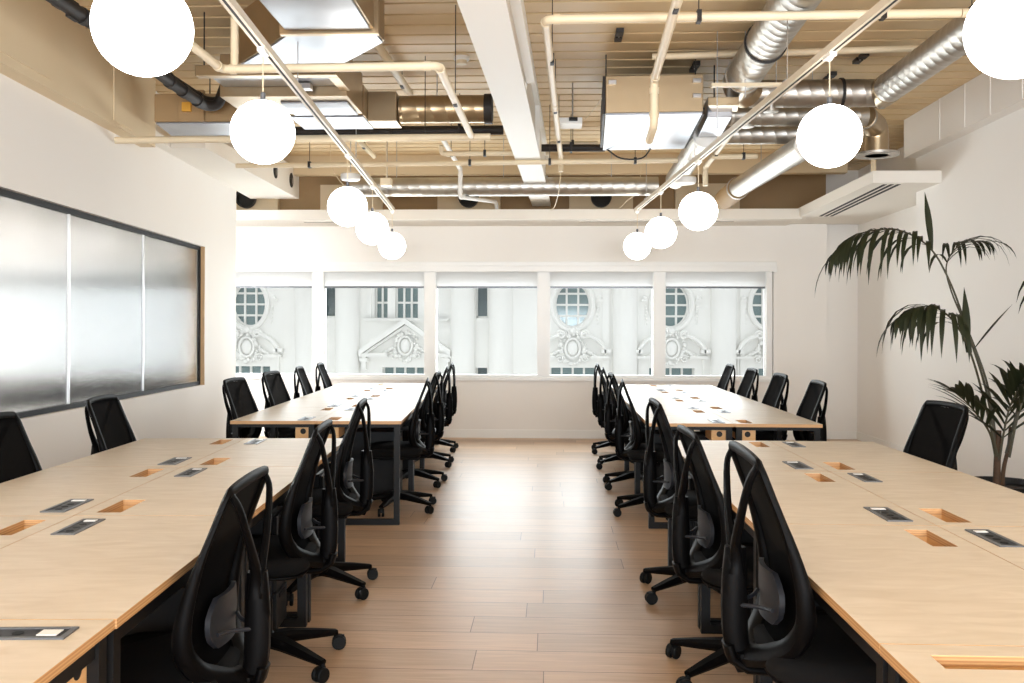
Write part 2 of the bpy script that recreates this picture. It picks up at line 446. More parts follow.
# deep beam along the top of the left wall, with a shallow panel at its end
m = MB().box(0, 0.12, -4.2, 7.62, 2.87, ZD)
m.box(0.12, 0.128, -4.2, 5.78, 2.93, ZD - 0.03).box(0.12, 0.128, 6.75, 7.10, 2.90, ZD)
struct(oriented(m, WL).build('trim_left_beam', BEAMC, smooth=False))
# the soffit that carries on from it towards the windows
m = MB().prism([(0, 8.05), (0.40, 8.05), (0.58, 11.2), (0, 11.2)], 2.95, 3.02).prism([(0.36, 8.05), (0.40, 8.05), (0.475, 9.35), (0.435, 9.35)], 3.02, 3.09)
m.prism([(0, 9.35), (0.475, 9.35), (0.58, 11.2), (0, 11.2)], 3.02, 3.30).box(0, 0.1, 7.62, 8.05, 2.95, 3.02)
o = struct(oriented(m, WL).build('trim_left_soffit', SOFF, smooth=False))
m = MB()
for v in (10.2, 10.85):
    u_ = 0.475 + (v - 9.35) / 1.85 * 0.105
    m.lathe([(0.085, u_ - 0.01), (0.085, u_ + 0.006), (0.07, u_ + 0.006), (0.07, u_ + 0.003)], (0, v, 3.12), 'x', 20)
oriented(m, WL).build('round_opening', DARKV, o)
# soffit strip in front of the windows, and the stepped block on the right
struct(MB().box(-9.4, 2.95, 11.22, YB, 2.70, 2.82).build('trim_back_soffit', SOFF, smooth=False))
blk = [(2.918, 8.66), (3.53, 8.66), (3.53, 9.25), (3.89, 9.25), (3.89, YB), (2.925, YB)]
struct(MB().prism(blk, 2.72, 2.83).build('trim_right_soffit', SOFF, smooth=False))
def diffuser(x0, y0, x1, y1, z, n, gap, label):
    a, bb = Vector((x0, y0, 0)), Vector((x1, y1, 0)); t = (bb - a).normalized(); s = Vector((t.y, -t.x, 0))
    r = empty('linear_air_diffuser', ((x0 + x1) / 2, (y0 + y1) / 2, z)); L2 = (bb - a).length / 2
    r.rotation_euler = (0, 0, math.atan2(t.y, t.x))
    wd = gap * n / 2 + 0.004
    MB().box(-L2 - 0.01, L2 + 0.01, -wd, wd, -0.004, 0.002).build('flange', SOFF, r, smooth=False)
    for k in range(n):
        c = (k - (n - 1) / 2) * gap
        MB().box(-L2, L2, c - gap * 0.28, c + gap * 0.28, -0.006, -0.002).build('slot', DARKV, r, smooth=False)
    tag(r, label, 'air vent', 'linear ceiling vents')
diffuser(3.20, 11.12, 3.11, 8.72, 2.72, 3, 0.062, 'three-slot linear air vent under the stepped soffit block at right')
diffuser(-3.05, 11.45, -2.35, 11.45, 2.70, 1, 0.03, 'thin slot vent under window soffit at left, behind the globe lamps')
diffuser(0.35, 11.45, 2.2, 11.45, 2.70, 1, 0.03, 'long thin slot vent under window soffit right of the ceiling beam')
# void above the soffit: boards with dark round duct collars on the upper window wall
ub = MB().box(-3.9, 3.44, YB - 0.012, YB, 2.83, ZD)
struct(ub.build('trim_upper_back', BROWNV, smooth=False))  # cream wall above the soffit, its dimness painted as brown
pan = MB()
for xc in (-3.9, -2.55, -1.05, 0.62, 1.95):
    pan.box(xc - 0.40, xc + 0.40, YB - 0.10, YB - 0.012, 2.83, 3.22)
struct(pan.build('trim_upper_panels', BEAMC, smooth=False))
for xc, nm in ((-3.9, 'behind the left soffit'), (-1.05, 'left of the centre beam'), (0.62, 'right of the centre beam')):
    r = empty('duct_collar', (xc, YB - 0.1, 3.05))
    MB().lathe([(0.13, 0.08), (0.13, -0.07), (0.115, -0.07), (0.115, -0.01)], (0, 0, 0), 'y', 24).build('collar', BLKPIPE, r)
    MB().lathe([(0.114, -0.012), (0.114, -0.02)], (0, 0, 0), 'y', 24).build('dark_throat', DARKV, r)
    tag(r, 'dark round duct collar on upper window wall ' + nm, 'vent', 'round duct collars')
struct(MB().box(-3.4, 3.4, 10.95, 11.08, 3.20, ZD).build('trim_back_joist', BEAMC, smooth=False))
# big beam down the middle of the ceiling
bm_ = MB(); c0, c1 = (-0.335 - 0.028 * 6, -2.0), (-0.13, 11.6)
def centre(y): return -0.335 + (y - 4.4) * 0.0285
for (hw, z0, z1) in ((0.115, 2.92, 2.95), (0.02, 2.95, 3.36), (0.115, 3.36, ZD)):
    ya, yb2 = -4.0, 11.7
    bm_.prism([(centre(ya) - hw, ya), (centre(ya) + hw, ya), (centre(yb2) + hw, yb2), (centre(yb2) - hw, yb2)], z0, z1)
hw = 0.075
bm_.prism([(centre(-4) - 0.113, -4), (centre(-4) + hw, -4), (centre(11.7) + hw, 11.7), (centre(11.7) - 0.113, 11.7)], 2.95, 3.36)
for yy in (6.2, 8.3): bm_.box(centre(yy) + hw, centre(yy) + 0.115, yy, yy + 0.02, 2.95, 3.36)
bm_.prism([(centre(-4) + 0.115, -4), (centre(-4) + 0.17, -4), (centre(6.2) + 0.17, 6.2), (centre(6.2) + 0.115, 6.2)], 3.0, 3.05)
struct(bm_.build('trim_centre_beam', WHITE, smooth=False))
# the neighbouring room seen through the reeded glass
struct(MB().box(-9.6, -9.4, -4.2, 12.3, 0, ZD + 0.1).build('wall_far_left', WALL, smooth=False))
struct(MB().prism([(-9.4, -4.2), WL(-0.23, -4.2), WL(-0.23, 10.4), (-9.4, 10.4)], 0.001, 0.012).build('floor_next_room', BOUNCEFL, smooth=False))  # pale slab added to cut warm floor bounce behind the reeded glass
nx = [WL(-0.23, -4.2), WL(-0.23, 10.55)]
struct(MB().prism([(-9.4, -4.2), nx[0], nx[1], (-9.4, 10.55)], 2.95, 3.0).build('ceiling_next_room', SOFF, smooth=False))
struct(MB().box(-9.6, 4.6, -4.4, -4.2, 0, 0.55).box(-9.6, 4.6, -4.4, -4.2, 2.55, ZD + 0.2).box(-9.6, -2.4, -4.4, -4.2, 0.55, 2.55).box(3.2, 4.6, -4.4, -4.2, 0.55, 2.55).build('wall_rear', WALL, smooth=False))

# ------------------------------------------------------------------ desks
TH, TK = 0.73, 0.022
def ring_slab(m, W, Dp, holes):
    """desktop from x 0..W, y 0..Dp with rectangular cut-outs; material 0 top, 1 edges"""
    xs = sorted({0, W} | {h[0] for h in holes} | {h[1] for h in holes}); ys = sorted({0, Dp} | {h[2] for h in holes} | {h[3] for h in holes})
    inh = lambda x, y: any(h[0] < x < h[1] and h[2] < y < h[3] for h in holes)
    nx_, ny_ = len(xs) - 1, len(ys) - 1
    solid = lambda i, j: 0 <= i < nx_ and 0 <= j < ny_ and not inh((xs[i] + xs[i + 1]) / 2, (ys[j] + ys[j + 1]) / 2)
    z0, z1 = TH - TK, TH
    for i in range(nx_):
        for j in range(ny_):
            if not solid(i, j): continue
            a, b2, c, e = xs[i], xs[i + 1], ys[j], ys[j + 1]
            m.add([(a, c, z1), (b2, c, z1), (b2, e, z1), (a, e, z1)], [(0, 1, 2, 3)], 0)
            m.add([(a, c, z0), (b2, c, z0), (b2, e, z0), (a, e, z0)], [(3, 2, 1, 0)], 1)
            for (di, dj, p, q) in ((-1, 0, (a, e), (a, c)), (1, 0, (b2, c), (b2, e)), (0, -1, (a, c), (b2, c)), (0, 1, (b2, e), (a, e))):
                if not solid(i + di, j + dj):
                    m.add([(p[0], p[1], z0), (q[0], q[1], z0), (q[0], q[1], z1), (p[0], p[1], z1)], [(0, 1, 2, 3)], 1)
    return m
def desk(W, Dp, side, across=False):
    """one 1.17 m desk, local x across the bench (0..W), y along it; side 'l' or 'r' of its bench"""
    r = empty('bench_desk')
    sx = W - 0.095 if side == 'l' else 0.095          # cut-outs lie next to the spine of the bench
    if not across:
        far = (sx - 0.037, sx + 0.037, Dp - 0.30, Dp - 0.065); near = (sx - 0.042, sx + 0.042, 0.055, 0.30)
    else:
        far = (W - 0.36, W - 0.05, Dp - 0.135, Dp - 0.06) if across == 'module' else (0.075, 0.39, Dp - 0.135, Dp - 0.06); near = (0.10, 0.44, 0.06, 0.14)
    slot, mod = (far, near) if side == 'l' else (near, far)
    if across == 'module': mod, slot = far, near
    m = ring_slab(MB(), W, Dp, [slot])
    top = m.build('desktop', [BIRCH, PLYE], r, smooth=False)
    # timber boxes under the cut-out and the module, with a round cable hole in each end
    t = 0.012; zb = TH - 0.112; zt = TH - TK - 0.0005
    for (x0, x1, y0, y1) in (slot, mod):
        q = MB()
        q.box(x0 - t, x1 + t, y0 - t, y0, zb, zt).box(x0 - t, x1 + t, y1, y1 + t, zb, zt)
        q.box(x0 - t, x0, y0, y1, zb, zt).box(x1, x1 + t, y0, y1, zb, zt).box(x0 - t, x1 + t, y0 - t, y1 + t, zb - t, zb)
        bx = q.build('cable_box', PLYBOX, r, smooth=False)
        hh = MB(); cx = (x0 + x1) / 2; cz = zb + 0.036
        if across: hh.lathe([(0.02, x1 + t - 0.002), (0.02, x1 + t + 0.0015)], (0, (y0 + y1) / 2, cz), 'x', 20)
        else: hh.lathe([(0.02, y0 - t - 0.0015), (0.02, y0 - t + 0.002)], (cx, 0, cz), 'y', 20)
        hh.build('cable_hole', DARKV, bx)
    # power module
    x0, x1, y0, y1 = mod; q = MB(); e = 0.012
    q.box(x0, x1, y0, y0 + e, TH + 0.0002, TH + 0.004).box(x0, x1, y1 - e, y1, TH + 0.0002, TH + 0.004)
    q.box(x0, x0 + e, y0 + e, y1 - e, TH + 0.0002, TH + 0.004).box(x1 - e, x1, y0 + e, y1 - e, TH + 0.0002, TH + 0.004)
    pm = q.build('power_module', LENS, r, smooth=False)
    q = MB().box(x0 + e, x1 - e, y0 + e, y1 - e, TH + 0.0001, TH + 0.0022)
    q.build('socket_plate', SOCK, pm, smooth=False)
    q = MB(); long_y = (y1 - y0) > (x1 - x0)
    for k in range(3):
        if long_y: q.lathe([(0.012, TH + 0.0022), (0.012, TH + 0.0032)], ((x0 + x1) / 2, y0 + 0.05 + k * 0.048, 0), 'z', 14)
        else: q.lathe([(0.012, TH + 0.0022), (0.012, TH + 0.0032)], (x0 + 0.06 + k * 0.07, (y0 + y1) / 2, 0), 'z', 14)
    q.build('socket', RUBBER, pm)
    q = MB()
    if long_y: q.box(x0 + e + 0.006, x1 - e - 0.006, y1 - 0.040, y1 - e - 0.006, TH + 0.0022, TH + 0.0042)
    else: q.box(x1 - 0.065, x1 - e - 0.012, y0 + e + 0.008, y1 - e - 0.008, TH + 0.0022, TH + 0.0042)
    q.build('charging_plate', WHTPL, pm, smooth=False)
    # hooped black steel legs and rails
    t = 0.04; zt = TH - TK - 0.001; tb = 0.022
    for y0 in (0.012, Dp - 0.012 - t):
        m = MB(); xa, xb = 0.012, W - 0.012
        m.box(xa, xa + t, y0, y0 + t, t, zt - tb).box(xb - t, xb, y0, y0 + t, t, zt - tb)
        m.box(xa, xb, y0, y0 + t, 0.0, t).box(xa, xb, y0, y0 + t, zt - tb, zt)
        m.build('leg_frame', BLACKM, r, smooth=False)
    for x0 in (0.02, W - 0.02 - 0.03):
        MB().box(x0, x0 + 0.03, 0.012 + t, Dp - 0.012 - t, zt - 0.045, zt).build('rail', BLACKM, r, smooth=False)
    return r
def pedestal():
    r = empty('drawer_pedestal')
    MB().box(-0.11, 0.11, -0.23, 0.23, 0.045, 0.56).build('body', BLACKM, r, smooth=False, bevel=0.004)
    for k, (z0, z1) in enumerate(((0.055, 0.215), (0.225, 0.385), (0.395, 0.55))):
        dr = MB().box(-0.106, 0.106, -0.248, -0.2305, z0, z1).build('drawer', BLACKM, r, smooth=False, bevel=0.003)
        MB().box(-0.05, 0.05, -0.2525, -0.248, z1 - 0.03, z1 - 0.012).build('handle', RUBBER, dr, smooth=False)
    for sx in (-0.08, 0.08):
        for sy in (-0.19, 0.19):
            MB().lathe([(0.022, -0.014), (0.022, 0.014)], (sx, sy, 0.0222), 'x', 12).build('castor', RUBBER, r)
    return r

W = 0.595
benches = {   # name: (origin of front-left corner, angle, row pitch, rows, width)
    'rear left':   ((-2.236, 6.45), 0.061, 1.178, 4, 1.19),
    'rear right':  ((0.664, 6.50), -0.006, 1.172, 4, 1.19),
    'front left':  (None, 0.070, 1.155, 4, 1.185),
    'front right': ((0.668, 0.745), 0.0, 1.191, 4, 1.19)}
c = frame2((-1.195, 5.472), 0.070)
benches['front left'] = (c(-1.185, -4.62), 0.070, 1.155, 4, 1.185)
ORD = {('rear', 0): 'nearest the camera', ('rear', 1): 'second from the camera', ('rear', 2): 'second from the windows', ('rear', 3): 'closest to the windows',
       ('front', 3): 'furthest from the camera', ('front', 2): 'second furthest from the camera', ('front', 1): 'second nearest the camera', ('front', 0): 'nearest the camera'}
proto = {}
pedp = None
BF = {}
for nm, (org, ang, pit, rows, wid) in benches.items():
    fr = frame2(org, ang); BF[nm] = (fr, ang, pit, wid); w2 = wid / 2
    for row in range(rows):
        for side in 'lr':
            if nm == 'front left' and row == 0 and side == 'l': continue
            if nm == 'front right' and row == 0 and side == 'r': continue
            acr = False
            if row == 0 and nm.startswith('front'): acr = 'module' if 'left' in nm else 'slot'
            key = (side, acr, round(pit, 3), round(wid, 3))
            if key in proto: o = copy_tree(proto[key])
            else: o = proto[key] = desk(w2 - 0.0015, pit - 0.005, side, acr)
            x, y = fr(0 if side == 'l' else w2 + 0.0015, row * pit + 0.0015)
            jit = 0.0035 if (row % 2 and nm == 'front left') else 0.0
            o.location = (x + jit, y, 0); o.rotation_euler = (0, 0, ang)
            aisle = (side == 'r') == ('left' in nm)
            wh = 'aisle side' if aisle else ('glazed wall side' if 'left' in nm else 'plant wall side')
            tag(o, 'birch desk on %s of %s bench, %s' % (wh, nm, ORD[(nm.split()[0], row)]), 'desk', 'birch bench desks')
            # black pedestal at the far end of each aisle desk
            if aisle:
                p = pedp if pedp is None else copy_tree(pedp)
                if p is None: p = pedp = pedestal()
                uu = wid - 0.345 if 'left' in nm else 0.345
                x, y = fr(uu, (row + 1) * pit - 0.175)
                p.location = (x, y, 0); p.rotation_euler = (0, 0, ang + (PI / 2 if 'left' in nm else -PI / 2))
                tag(p, 'slim black pedestal under aisle side of %s bench, %s' % (nm, ORD[(nm.split()[0], row)]), 'pedestal', 'black drawer pedestals')

# ------------------------------------------------------------------ office chairs
YP = [(0.99, -0.232), (0.94, -0.213), (0.88, -0.190), (0.80, -0.160), (0.72, -0.135), (0.64, -0.118), (0.57, -0.118), (0.51, -0.140), (0.46, -0.185), (0.435, -0.225)]
XP = [(0.962, 0.207), (0.95, 0.210), (0.90, 0.214), (0.80, 0.222), (0.70, 0.228), (0.63, 0.226), (0.57, 0.210), (0.51, 0.165), (0.475, 0.11), (0.45, 0.05)]
def smoothpath(pts, k=4):
    """Catmull-Rom through the points"""
    P = [Vector(p) for p in pts]; P = [2 * P[0] - P[1]] + P + [2 * P[-1] - P[-2]]; out = []
    for i in range(1, len(P) - 2):
        for j in range(k):
            t = j / k; a, b2, c2, d2 = P[i - 1:i + 3]
            out.append(0.5 * ((2 * b2) + (c2 - a) * t + (2 * a - 5 * b2 + 4 * c2 - d2) * t * t + (3 * b2 - a - 3 * c2 + d2) * t ** 3))
    out.append(P[-2]); return out
def rect_sec(a, b, k=0.35):
    return [(-a, -b * k), (-a * (1 - k), -b), (a * (1 - k), -b), (a, -b * k), (a, b * k), (a * (1 - k), b), (-a * (1 - k), b), (-a, b * k)]
def chair():
    r = empty('task_chair')
    # five-star base
    for k in range(5):
        a = PI / 2 + 2 * PI * k / 5; ca, sa = math.cos(a), math.sin(a)
        m = MB(); pts = [(0.02 * ca, 0.02 * sa, 0.108), (0.10 * ca, 0.10 * sa, 0.105), (0.22 * ca, 0.22 * sa, 0.088), (0.318 * ca, 0.318 * sa, 0.073)]
        sz = [(0.036, 0.026), (0.032, 0.024), (0.024, 0.018), (0.018, 0.011)]
        m.sweep(pts, lambda i: rect_sec(*sz[i]), [(0, 0, 1)] * 4)
        lg = m.build('base_leg', BLACK, r)
        m = MB(); px, py = 0.318 * ca, 0.318 * sa
        m.rod((px, py, 0.07), (px, py, 0.045), 0.009)
        tw = a + 0.9 + k * 1.1; tx, ty = math.cos(tw), math.sin(tw)
        ox, oy = px + 0.012 * -ty, py + 0.012 * tx
        for s in (-1, 1):
            st = len(m.v); m.lathe([(0.012, -0.009), (0.027, -0.009), (0.030, -0.005), (0.030, 0.005), (0.027, 0.009), (0.012, 0.009)], (s * 0.014, 0, 0), 'x', 16)
            m.xform(Matrix.Translation((ox, oy, 0.0302)) @ Matrix.Rotation(tw, 4, 'Z'), st)
        st = len(m.v); m.box(-0.006, 0.006, -0.022, 0.022, 0.0, 0.03); m.xform(Matrix.Translation((ox, oy, 0.0302)) @ Matrix.Rotation(tw, 4, 'Z'), st)
        m.build('castor', RUBBER, lg)
    MB().lathe([(0.03, 0.075), (0.042, 0.085), (0.042, 0.125), (0.03, 0.135), (0.026, 0.14), (0.026, 0.27), (0.016, 0.272), (0.016, 0.40)], (0, 0, 0), 'z', 18).build('gas_column', BLACK, r)
    m = MB().box(-0.075, 0.075, -0.16, 0.13, 0.385, 0.425)
    m.sweep([(0, -0.14, 0.40), (0, -0.22, 0.405), (0, -0.262, 0.43), (0, -0.272, 0.47)], rect_sec(0.04, 0.014))
    m.build('seat_mechanism', BLACK, r, bevel=0.006)
    MB().tube(smoothpath([(0.07, 0.02, 0.40), (0.20, 0.03, 0.40), (0.25, 0.03, 0.385)]), 0.006, 8).build('lever', BLACK, r)
    # seat
    pl = []
    for k in range(40):
        a = 2 * PI * k / 40; ca, sa = math.cos(a), math.sin(a); e = 2 / 4.2
        pl.append((0.245 * math.copysign(abs(ca) ** e, ca), 0.035 + 0.235 * math.copysign(abs(sa) ** e, sa)))
    m = MB().slab(pl, 0.425, 0.495, 0.028)
    for i, p in enumerate(m.v):
        y = p[1]; m.v[i] = (p[0], y, p[2] - (0.045 * max(0, (y - 0.12) / 0.15) ** 2))
    m.build('seat', BLKFAB, r, angle=60)
    m = MB().slab([(x * 0.93, (y - 0.035) * 0.93 + 0.035) for x, y in pl], 0.412, 0.4245, 0.005); m.build('seat_shell', BLACK, r)
    # back frame: rounded loop, bulging forward, ending in a horseshoe at the bottom
    half = [(x, interp(YP, z), z) for z, x in XP]
    topp = [(0.0, interp(YP, 0.988), 0.988), (0.10, interp(YP, 0.986), 0.986), (0.18, interp(YP, 0.981), 0.981), (0.198, interp(YP, 0.976), 0.976)]
    right = topp + half + [(0.0, interp(YP, 0.438), 0.438)]
    right = smoothpath(right, 3)
    left = [Vector((-p.x, p.y, p.z)) for p in reversed(right[1:-1])]
    loop = right + left; nloop = len(loop)
    ups = []
    for p in loop:
        dz = 0.01; g = (interp(YP, min(p.z + dz, 0.98)) - interp(YP, max(p.z - dz, 0.436))) / (2 * dz)
        ups.append(Vector((p.x * 0.9, 1.0, -g)).normalized())
    def fsec(i):
        z = loop[i].z
        wdt = 0.017 if z > 0.955 else (0.020 if z > 0.70 else 0.020 + 0.020 * min(1, (0.70 - z) / 0.2))
        return rect_sec(wdt * 0.85, 0.009 + 0.015 * min(1, max(0, (0.84 - z) / 0.22)), 0.5)
    m = MB().sweep(loop, fsec, ups, closed=True); m.build('back_frame', BLACK, r, angle=50)
    # woven panel inside it
    m = MB(); zz = [0.972 - (0.972 - 0.475) * i / 14 for i in range(15)]; nx_ = 9; vs = []
    for z in zz:
        hw = interp(XP, z) if z <= 0.960 else 0.196
        for j in range(nx_):
            q = -1 + 2 * j / (nx_ - 1); vs.append((hw * q, interp(YP, z) - 0.012 * (1 - q * q) + 0.004, z))
    m.add(vs, [(i * nx_ + j, i * nx_ + j + 1, (i + 1) * nx_ + j + 1, (i + 1) * nx_ + j) for i in range(14) for j in range(nx_ - 1)])
    m.build('mesh_back', MESHM, r, angle=80)
    # forked spine behind: two arms from the top corners into one post
    yS = -0.252
    m = MB()
    for s in (-1, 1):
        pts = smoothpath([(s * 0.186, -0.230, 0.972), (s * 0.168, -0.247, 0.93), (s * 0.095, yS - 0.004, 0.82), (s * 0.035, yS - 0.004, 0.745), (s * 0.016, yS, 0.70), (s * 0.014, yS, 0.66)], 4)
        m.sweep(pts, lambda i: rect_sec(0.010 + 0.009 * i / (len(pts) - 1), 0.008 + 0.014 * (i / (len(pts) - 1)) ** 2, 0.5), [(0, 1, 0.05)] * len(pts))
    pts = smoothpath([(0, yS, 0.73), (0, yS - 0.002, 0.65), (0, yS - 0.002, 0.55), (0, yS + 0.004, 0.47), (0, yS + 0.03, 0.40)], 4)
    m.sweep(pts, lambda i: rect_sec(0.024 + 0.004 * math.sin(PI * i / (len(pts) - 1)), 0.026 + 0.008 * math.sin(PI * i / (len(pts) - 1)), 0.5), [(0, 1, 0)] * len(pts))
    m.sweep([(0, yS + 0.01, 0.452), (0, -0.24, 0.44)], rect_sec(0.05, 0.012))
    m.build('spine', BLACK, r, angle=50)
    # lumbar pad and its bracket
    m = MB(); vs = []; nu, nv = 9, 7
    for side in (0.0, -0.014):
        for i in range(nv):
            z = 0.545 + 0.135 * i / (nv - 1)
            for j in range(nu):
                q = -1 + 2 * j / (nu - 1); hw = 0.135 * (1 - 0.35 * ((i - 3) / 3) ** 2)
                vs.append((hw * q, interp(YP, z) - 0.03 - 0.012 * (1 - q * q) + side, z))
    f = []
    for i in range(nv - 1):
        for j in range(nu - 1):
            a = i * nu + j; o2 = nu * nv
            f += [(a, a + 1, a + nu + 1, a + nu), (o2 + a + nu, o2 + a + nu + 1, o2 + a + 1, o2 + a)]
    rim = [j for j in range(nu)] + [i * nu + nu - 1 for i in range(1, nv)] + [(nv - 1) * nu + j for j in range(nu - 2, -1, -1)] + [i * nu for i in range(nv - 2, 0, -1)]
    for a, b2 in zip(rim, rim[1:] + rim[:1]): f.append((b2, a, a + nu * nv, b2 + nu * nv))
    m.add(vs, f); pad = m.build('lumbar_pad', GREYP, r, angle=60)
    m = MB()
    m.tube(smoothpath([(-0.10, -0.172, 0.585), (-0.05, -0.20, 0.58), (0, -0.262, 0.575), (0.05, -0.20, 0.58), (0.10, -0.172, 0.585)]), 0.006, 8)
    m.build('pad_bracket', GREYP, pad)
    return r
c0 = None
def put_chair(bench, side, v, off, rot, label, tilt=0.0, dz=0.0):
    """off: how far the base centre lies inside (+) the desk edge"""
    global c0
    fr, ang, pit, wid = BF[bench]
    if c0 is None: c0 = chair(); o = c0
    else: o = copy_tree(c0)
    if side == 'r': x, y = fr(wid - off, v); face = ang + PI / 2     # faces -u
    else: x, y = fr(off, v); face = ang - PI / 2                     # faces +u
    o.location = (x, y, 0); o.rotation_euler = (0, 0, face + rot)
    if tilt or dz:
        for ch in o.children:
            if ch.name.split('.')[0] in ('mesh_back', 'back_frame', 'spine', 'lumbar_pad', 'seat', 'seat_shell', 'seat_mechanism', 'lever'):
                ch.location = (0, 0, dz)
    tag(o, label, 'chair', 'black mesh task chairs')
RN = ['nearest the camera', 'second from the camera', 'second from the windows', 'nearest the windows']
for i in range(4):
    put_chair('rear left', 'r', i * 1.178 + [0.60, 0.60, 0.62, 0.60][i], [0.09, 0.08, 0.06, 0.06][i], [0.05, -0.06, 0.02, 0.0][i],
              'black mesh task chair on aisle side of rear left bench, ' + RN[i])
    put_chair('rear right', 'l', i * 1.172 + [0.60, 0.60, 0.62, 0.60][i], [0.10, 0.08, 0.07, 0.06][i], [-0.05, 0.04, -0.03, 0.02][i],
              'black mesh task chair on aisle side of rear right bench, ' + RN[i])
    put_chair('rear left', 'l', i * 1.178 + [0.60, 0.60, 0.62, 0.58][i], [0.085, 0.085, 0.095, 0.095][i], [-0.10, -0.10, 0.05, 0.04][i],
              'black mesh task chair on glazed wall side of rear left bench, ' + RN[i])
    put_chair('rear right', 'r', i * 1.172 + [0.62, 0.62, 0.60, 0.62][i], [0.09, 0.09, 0.10, 0.10][i], [-0.02, 0.03, 0.02, 0.0][i],
              'black mesh task chair on plant wall side of rear right bench, ' + RN[i])
put_chair('front left', 'r', 4.62 - 0.58, 0.07, 0.03, 'black mesh task chair on aisle side of front left bench, furthest from the camera')
put_chair('front left', 'r', 4.62 - 1.70, 0.08, 0.02, 'black mesh task chair on aisle side of front left bench, middle one of three', dz=-0.012)
put_chair('front left', 'r', 4.62 - 2.92, 0.075, 0.0, 'black mesh task chair on aisle side of front left bench, nearest the camera', dz=-0.035)
put_chair('front left', 'l', 4.62 - 0.28, 0.10, 0.03, 'black mesh task chair by the reeded glass wall, fully seen beyond front left bench')
put_chair('front left', 'l', 4.62 - 1.46, 0.095, -0.03, 'black mesh task chair by the reeded glass wall, cut by left picture edge')
put_chair('front right', 'l', 5.51 - 0.745 - 0.60, 0.10, 0.02, 'black mesh task chair on aisle side of front right bench, furthest from the camera', dz=0.01)
put_chair('front right', 'l', 5.51 - 0.745 - 1.76, 0.10, 0.03, 'black mesh task chair on aisle side of front right bench, middle one of three', dz=-0.02)
put_chair('front right', 'l', 5.51 - 0.745 - 2.94, 0.085, -0.02, 'black mesh task chair on aisle side of front right bench, nearest the camera', dz=0.05)
put_chair('front right', 'r', 5.51 - 0.745 - 0.55, 0.03, 0.10, 'black mesh task chair in front of potted palm beside front right bench')

# ------------------------------------------------------------------ tracks and globe pendants
ZT = 2.71
def track(x0, x1, y0, y1, label):
    r = empty('lighting_track', ((x0 + x1) / 2, (y0 + y1) / 2, ZT)); Ln = math.hypot(x1 - x0, y1 - y0) / 2
    r.rotation_euler = (0, 0, math.atan2(-(x1 - x0), y1 - y0))
    m = MB().box(-0.021, -0.007, -Ln, Ln, -0.018, 0.018).box(0.007, 0.021, -Ln, Ln, -0.018, 0.018).box(-0.007, 0.007, -Ln, Ln, 0.0, 0.018)
    m.build('rail', RAILM, r, smooth=False)
    MB().box(-0.0069, 0.0069, -Ln + 0.002, Ln - 0.002, -0.0176, -0.0002).build('conductor_groove', DARKV, r, smooth=False)
    k = 0
    yy = -Ln + 0.6
    while yy < Ln:
        m = MB().rod((0, yy, 0.018), (0, yy, ZD - ZT + 0.02), 0.0035, 6); m.box(-0.02, 0.02, yy - 0.02, yy + 0.02, 0.018, 0.03)
        m.build('hanger', CHROME, r); yy += 2.3
    tag(r, label, 'light track', 'lighting tracks'); return r
TL0, TL1, TR0, TR1 = (-1.075, 0.0), (-1.766, 10.36), (1.63, 0.0), (0.934, 10.45)
track(TL0[0], TL1[0], TL0[1], TL1[1], 'long white lighting track left of the ceiling beam, carrying five globes')
track(TR0[0], TR1[0], TR0[1], TR1[1], 'long white lighting track right of the ceiling beam, carrying five globes')
def globe():
    r = empty('globe_pendant')
    MB().ball((0, 0, 0), 0.15, 40, 24).build('globe', GLOBE, r, angle=180)
    MB().lathe([(0.03, 0.144), (0.03, 0.152), (0.012, 0.156), (0.012, 0.185), (0.006, 0.19)], (0, 0, 0), 'z', 16).build('cap', LENS, r)
    MB().rod((0, 0, 0.188), (0, 0, 0.372), 0.003, 6).build('cable', PIPE, r)
    m = MB().box(-0.017, 0.017, -0.05, 0.05, 0.373, 0.3925); m.lathe([(0.006, 0.358), (0.014, 0.366), (0.014, 0.374)], (0, 0, 0), 'z', 12)
    m.build('track_adaptor', WHITE, r)
    return r
g0 = None
GN = ['hanging closest to the window wall', 'second from the window wall', 'middle one of five', 'second largest, fourth from the window wall', 'largest and closest to the camera']
for sd, a, b2, ys, zs in (('left', TL0, TL1, (10.30, 8.55, 7.04, 4.386, 2.85), 2.300), ('right', TR0, TR1, (10.36, 8.95, 7.36, 4.55, 2.96), 2.300)):
    for k, yy in enumerate(ys):
        o = g0 if g0 is None else copy_tree(g0)
        if o is None: o = g0 = globe()
        t = (yy - a[1]) / (b2[1] - a[1])
        o.location = (a[0] + (b2[0] - a[0]) * t, yy, zs); o.rotation_euler = (0, 0, WA)
        tag(o, 'lit white globe pendant on %s track, %s' % (sd, GN[k]), 'pendant lamp', 'globe pendants')

